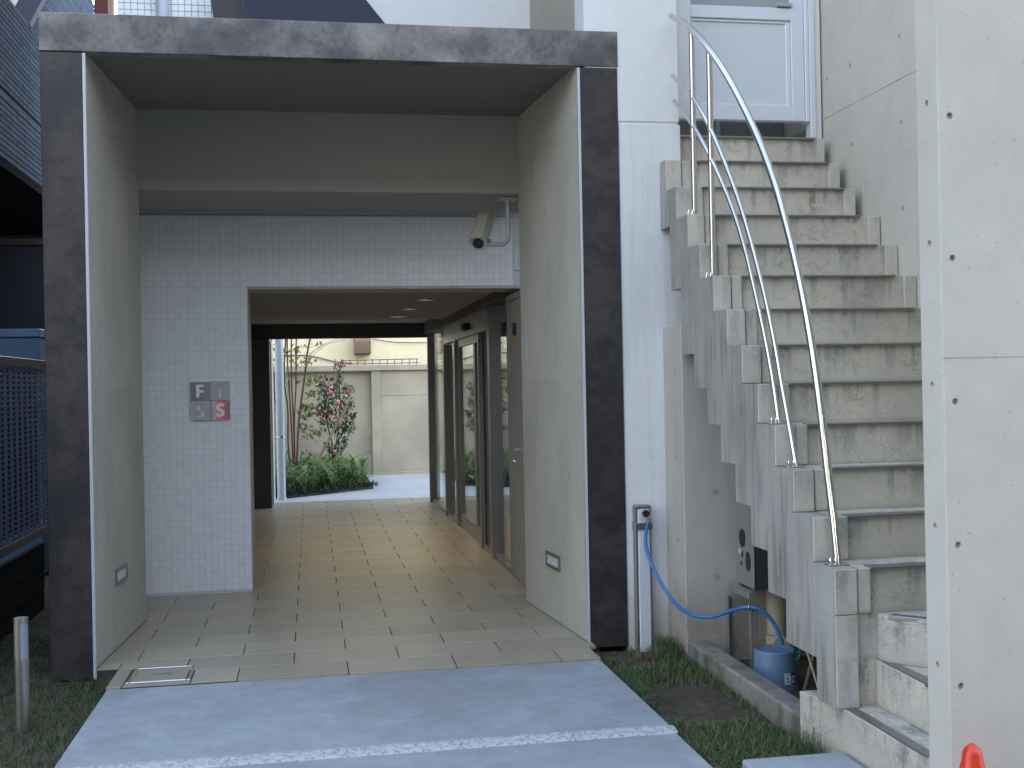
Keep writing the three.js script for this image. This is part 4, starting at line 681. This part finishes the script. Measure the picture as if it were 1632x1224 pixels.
// ------------------------------------------------------------------ concrete stair
const NX0 = 2.262, SX = 2.372, NOSE = 2.425, SR = 3.40, R_ = 0.195, T_ = 0.2, zN = (i) => 1.88 - T_ * i, yN = (i) => 0.768 + R_ * i;
{
  const t = thing('concrete_stair', 'steep weathered concrete stair with cracked risers and metal nosings', 'staircase', [2.8, 0, 1]);
  // side stringer with stepped top and stepped soffit
  const P = []; for (let i = 0; i <= 11; i++) { P.push([zN(i), i ? yN(i - 1) : 0.182]); P.push([zN(i), yN(i)]); } P.push([-0.42, yN(11)]);
  P.push([-0.42, 2.50]); P.push([-0.24, 2.50]); P.push([-0.24, 2.112]); P.push([-0.06, 2.112]); P.push([-0.06, 1.912]);
  for (let k = 7; k >= -1; k--) { const z = 1.38 - 0.204 * k; if (k < 7) P.push([z - 0.204, 0.553 + R_ * k]); P.push([z, 0.553 + R_ * k]); P.push([z, 0.553 + R_ * (k - 1)]); }
  P.splice(P.length - 1, 1); P.push([1.58, 0.358]); P.push([1.70, 0.358]); P.push([1.70, 0.182]);
  const clean = P.filter((p, i) => !i || Math.hypot(p[0] - P[i - 1][0], p[1] - P[i - 1][1]) > 1e-4);
  put('stringer', prism(clean, 'x', NX0, SX - 0.006), M.stringer, t);
  const cheekG = []; 
  for (let i = 0; i <= 12; i++) {
    const z0 = zN(i), z1 = i === 12 ? -1.3 : zN(i + 1), y = yN(i), yb = 0.358 + R_ * i;
    const poly = i === 12 ? [[z0 - 0.02, y], [z1, y], [z1, 2.6], [z0 - 0.02, 2.6]] : [[z0, y], [z1 - 0.02, y], [z1 - 0.02, yb], [z0 - 0.1, yb], [z0 - 0.1, yb - R_], [z0, yb - R_]].map(([a, b], k) => [k === 0 || k === 5 ? a - 0.02 : a, b]);
    const SR = i <= 9 ? 3.4525 : 3.40, s = put('step', prism(poly, 'x', SX, SR), M.riser, t);
    // recessed riser margin: a proud strip at each end
    if (i < 12) { put('end_margin', box(SX, y - R_ + 0.003, z0 - 0.019, NOSE + 0.006, y - 0.002, z0 - 0.002, 0.004), M.cheek, s); put('end_margin', box(SR - 0.075, y - R_ + 0.003, z0 - 0.019, SR - 0.001, y - 0.002, z0 - 0.002, 0.004), M.cheek, s); 
      put('cheek_face', box(NX0 + 0.001, y - R_ + 0.002, z0 + 0.0005, SX - 0.008, y - 0.001, z0 + 0.006 + 0.004 * rnd(), 0.003), M.cheek, s); }
    const n = put('nosing', merge(box(NOSE, y - 0.010, z0 - 0.019, 3.325, y + 0.003, z0 + 0.004, 0.003), box(NOSE, y + 0.0005, z0 - 0.055, 3.325, y + 0.004, z0 - 0.0195, 0.001)), M.frame, s);
    if (i !== 12) put('grip_strip', box(NOSE + 0.002, y - 0.008, z0 + 0.0042, 3.323, y - 0.003, z0 + 0.006, 0), M.rubber, n);
  }
  // winders at the foot
  const wind = (poly, y0, y1) => put('winder_step', prism(poly, 'y', y0, y1, 0.004), M.riser, t);
  wind([[2.238, 1.57], [3.40, 1.57], [3.40, 2.544], [2.305, 2.544], [2.296, 1.86]], -0.15, 0.181);
  wind([[SX + 0.08, 1.864], [3.40, 1.864], [3.40, 2.543], [2.452, 2.543]], 0.1815, 0.375);
  wind([[SX + 0.09, 1.863], [3.40, 1.863], [3.40, 2.542], [3.0, 2.542], [2.474, 1.932]], 0.3755, 0.572);
  const strip = (a, b, y) => { const d = V(b[0] - a[0], 0, b[1] - a[1]), L = d.length(), g = merge(box(0, y - 0.018, -0.006, L, y + 0.003, 0.018, 0.003), box(0, y - 0.0155, 0.0182, L, y - 0.004, 0.021, 0)); g.rotateY(-Math.atan2(d.z, d.x)); return g.translate(a[0], 0, a[1]); };
  const nz = (a, b, y) => { const d = V(b[0] - a[0], 0, b[1] - a[1]), L = d.length(), s = box(0, y - 0.016, -0.045, L, y + 0.0035, 0.006, 0.003); s.rotateY(-Math.atan2(d.z, d.x)); s.translate(a[0], 0, a[1]); put('nosing', s, M.frame, t); };
  nz([2.307, 1.78], [2.311, 2.535], 0.181); nz([2.462, 1.90], [2.455, 2.535], 0.375); nz([2.478, 1.935], [2.98, 2.47], 0.572);
  put('stair_apron', box(SX + 0.05, 0.183, 1.70, SR, 0.55, 1.861, 0), M.cheek, t); put('cheek_face', box(NX0 + 0.001, 0.184, 1.8805, SX - 0.008, 0.572, 1.889, 0.003), M.cheek, t);
}
{ // handrail of three bent tubes
  const X = 2.33, t = thing('stair_handrail', 'curved stainless handrail of three tubes rising along the concrete stair', 'handrail', [X, 0.8, 1.5]);
  const c = (L) => L.map(([y, z]) => [X, y, z]);
  put('rail', tube(c([[0.772, 1.785], [0.96, 1.75], [1.17, 1.70], [1.44, 1.64], [1.69, 1.57], [1.89, 1.50], [2.1, 1.41], [2.31, 1.30], [2.51, 1.18], [2.74, 1.01], [2.95, 0.82], [3.2, 0.56], [3.44, 0.26], [3.63, -0.03], [3.80, -0.35]]), 0.0185, 90, 18), M.steel, t);
  put('rail', tube(c([[1.16, 1.37], [1.32, 1.31], [1.52, 1.23], [1.73, 1.15], [1.95, 1.05], [2.18, 0.92], [2.46, 0.74], [2.70, 0.55], [2.98, 0.29], [3.2, 0.03], [3.43, -0.34]]), 0.0125, 80, 14), M.steel, t);
  put('rail', tube(c([[1.355, 1.18], [1.55, 1.12], [1.77, 1.03], [1.99, 0.92], [2.23, 0.79], [2.46, 0.63], [2.71, 0.40], [3.03, 0.04], [3.27, -0.32]]), 0.0125, 80, 14), M.steel, t);
  put('post', cyl([X, 2.53, 0.02], [X, 3.585, 0.02], 0.017, 0.017, 18), M.steel, t); put('post', cyl([X, 2.14, 0.31], [X, 3.40, 0.31], 0.017, 0.017, 18), M.steel, t);
  for (const [y, z] of [[yN(0), 1.785], [yN(2), 1.37], [yN(3), 1.18], [yN(7), 0.31], [yN(9), 0.02]]) {
    const b = put('base_plate', box(X - 0.055, y + 0.0005, z - 0.025, X + 0.04, y + 0.007, z + 0.025, 0.002), M.steel, t);
    for (const dx of [-0.042, -0.018]) put('bolt', merge(cyl([X + dx, y + 0.007, z + 0.012], [X + dx, y + 0.022, z + 0.012], 0.0085, 0.0085, 6), cyl([X + dx, y + 0.022, z + 0.012], [X + dx, y + 0.034, z + 0.012], 0.0055, 0.003, 8)), M.chrome, b);
  }
}
{ // door at the head of the stair
  const z = -0.7, t = thing('stair_door', 'white aluminium door with a frosted lower pane at the stair head', 'door', [2.92, 3.1, z]);
  const F = (n, x0, y0, x1, y1, d = 0.03, m = M.alu, b = 0.003) => put(n, box(x0, y0, z - 0.03, x1, y1, z + d, b), m, t);
  F('stile', 2.40, 3.25, 2.566, 5.4); F('stile', 3.246, 3.25, 3.332, 5.4); F('bottom_rail', 2.5665, 3.25, 3.2455, 3.352); F('middle_rail', 2.5665, 3.905, 3.2455, 3.985); F('frosted_pane', 2.5665, 3.3525, 3.2455, 3.9045, 0.006, M.frost, 0); F('upper_pane', 2.5665, 3.9855, 3.2455, 5.3, 0.004, mat([0.30, 0.32, 0.33], 0.2), 0);
  F('bead', 3.215, 3.3525, 3.245, 3.9045, 0.016); F('bead', 2.567, 3.885, 3.214, 3.9045, 0.016); F('frame', 3.334, 3.245, 3.36, 5.4, 0.045); F('jamb', 3.362, 3.14, 3.40, 5.4, 0.05); F('frame', 3.40, 2.98, 3.447, 5.4, 0.03, M.white);
  F('closer', 3.15, 3.99, 3.25, 4.015, 0.05, mat([0.30, 0.42, 0.38], 0.5));
  put('recess_back', box(2.38, 3.0, -1.34, 3.45, 3.5, -1.30, 0), M.greyBox, t); put('recess_post', box(2.94, 3.1, -1.29, 2.97, 3.5, -1.26, 0.002), M.trim, t); put('recess_side', box(3.42, 3.0, -1.3, 3.447, 3.24, -0.735, 0), M.greyBox, t);
}
{ // right hand walls
  const hole = (n, p, ax, r, par) => { const e = ax === 'z' ? [p[0], p[1], p[2] + 0.0025] : [p[0] - 0.0025, p[1], p[2]]; put(n, cyl(p, e, r, r, 20), M.concDark, par); };
  const w = thing('stairwell_wall', 'tall pale concrete wall with tie holes along the inner side of the stair', 'wall', [3.5, 0, 0.6]);
  const X = 3.455; const z = [2.54, 0.245, -0.13, -0.66], ys = [[-0.2, 3.2615], [3.263, 6.5]];
  for (let k = 0; k < 3; k++) for (const [a, b] of ys) put('wall_panel', box(X + 0.0015 * (k % 2), a, z[k + 1] + 0.0008, X + 0.2, b, z[k] - 0.0008, 0.0015), M.conc, w);
  put('wall_end', box(X + 0.004, -0.2, -1.4, X + 0.19, 6.5, -0.661, 0), M.conc, w);
  for (const y of [1.53, 2.03, 2.53, 3.02, 3.51]) for (const q of [0.335, -0.27, -0.6, 1.0, 1.7]) hole('tie_hole', [X, y, q], 'x', 0.014, w);
  const f = thing('front_wall', 'large pale concrete wall with round tie holes facing the street beside the stair', 'wall', [3, 0, 2.6]);
  const ev = new Evaluator(); ev.useGroups = false;
  const W = box(2.302, -0.2, 2.545, 8, 6.5, 2.692, 0.006), ys2 = [0.479, 0.973, 1.476, 1.979, 2.478, 2.98], drills = [];
  for (const y of ys2) { drills.push(cyl([2.347, y, 2.68], [2.347, y, 2.70], 0.0115, 0.0122, 24), cyl([2.313, y + 0.06, 2.618], [2.295, y + 0.06, 2.618], 0.0115, 0.0125, 24)); }
  let B = new Brush(W); B.updateMatrixWorld();
  for (const d of drills) { const D = new Brush(uvw(d)); D.updateMatrixWorld(); B = ev.evaluate(B, D, SUBTRACTION); B.updateMatrixWorld(); }
  put('wall', B.geometry, M.conc, f);
  put('joint', box(2.303, 1.6275, 2.6915, 8, 1.6315, 2.6928, 0), M.concDark, f);
  const plug = mat([0.30, 0.295, 0.27], 0.95);
  for (const y of ys2) { put('tie_hole', cyl([2.347, y, 2.675], [2.347, y, 2.682], 0.0119, 0.0119, 24), plug, f); put('tie_hole', cyl([2.316, y + 0.06, 2.618], [2.311, y + 0.06, 2.618], 0.0119, 0.0119, 24), plug, f); }
}
{ // traffic cone: only its rounded tip shows
  const x = 2.228, z = 2.95, t = thing('traffic_cone', 'red plastic traffic cone with a rounded tip before the concrete wall', 'traffic cone', [x, -0.01, z]);
  const L = new THREE.LatheGeometry([[0.13, 0.03], [0.115, 0.034], [0.034, 0.32], [0.031, 0.345], [0.024, 0.362], [0.012, 0.371], [0.008, 0.376], [0, 0.377]].map((p) => new THREE.Vector2(...p)), 40); L.translate(x, -0.012, z); put('body', L.toNonIndexed(), M.cone, t); put('foot', box(x - 0.16, -0.010, z - 0.16, x + 0.16, 0.018, z + 0.16, 0.01), M.cone, t);
}
{ // the far side of the street, behind the viewer: it shades the low sky and shows in the sign and the rails
  const t = thing('facing_building', 'dark brown street building with beige wings facing the entrance across the road', 'building', [0, 0, 15]);
  const beige = mat([0.40, 0.35, 0.27], 0.9), brown = mat([0.045, 0.042, 0.04], 0.8), dark = mat([0.05, 0.06, 0.07], 0.15);
  put('wall', box(-12, -0.1, 14, 12, 8.2, 20, 0), brown, t); put('wing', box(-26, -0.1, 14.2, -12.01, 8.2, 20, 0), beige, t); put('wing', box(12.01, -0.1, 14.2, 26, 8.2, 20, 0), beige, t);
  for (let i = -7; i < 8; i++) for (let j = 0; j < 2; j++) put('window', box(i * 3.2 - 0.8, 1 + j * 2.8, 13.94, i * 3.2 + 0.8, 2.5 + j * 2.8, 13.99, 0.01), dark, t);
  const b = thing('added_red_banner', 'narrow red banner on a pole, added unseen across the street to redden the sign mirrors', 'banner', [-1.66, 0, 12]);
  put('cloth', box(-1.71, 0.75, 11.99, -1.62, 1.75, 12.0, 0.002), mat([0.45, 0.015, 0.015], 0.8), b); put('pole', cyl([-1.79, -0.05, 12], [-1.79, 1.9, 12], 0.012), M.trim, b);  // unseen banner, added for its red reflection in the sign plates
}
{ // tuft at the stair foot
  const pts = [], idx = []; for (let k = 0; k <= 4; k++) { const t = k / 4, w = 0.0018 * (1 - 0.85 * t); pts.push(-w, t, 0.25 * t * t, w, t, 0.25 * t * t); if (k) { const b = (k - 1) * 2; idx.push(b, b + 1, b + 2, b + 1, b + 3, b + 2); } }
  const g = new THREE.BufferGeometry(); g.setAttribute('position', new THREE.Float32BufferAttribute(pts, 3)); g.setIndex(idx); g.computeVertexNormals(); g.deleteAttribute('normal'); 
  const gs = []; for (let k = 0; k < 130; k++) { const q = g.clone(), L = rr(0.06, 0.19); q.scale(1, L, L); q.rotateX(rr(-0.2, 0.5)); q.rotateY(rr(0, 6.28)); q.translate(2.215 + rr(-0.05, 0.03), GY - 0.01, 1.70 + rr(-0.12, 0.15)); q.computeVertexNormals(); gs.push(uvw(q.toNonIndexed())); }
  single('grass_tuft', 'upright green grass tuft at the foot of the concrete stair', 'plant', mergeGeometries(gs), mat([0.06, 0.09, 0.03], 0.8));
}

camera.updateProjectionMatrix();
renderer.render(scene, camera);
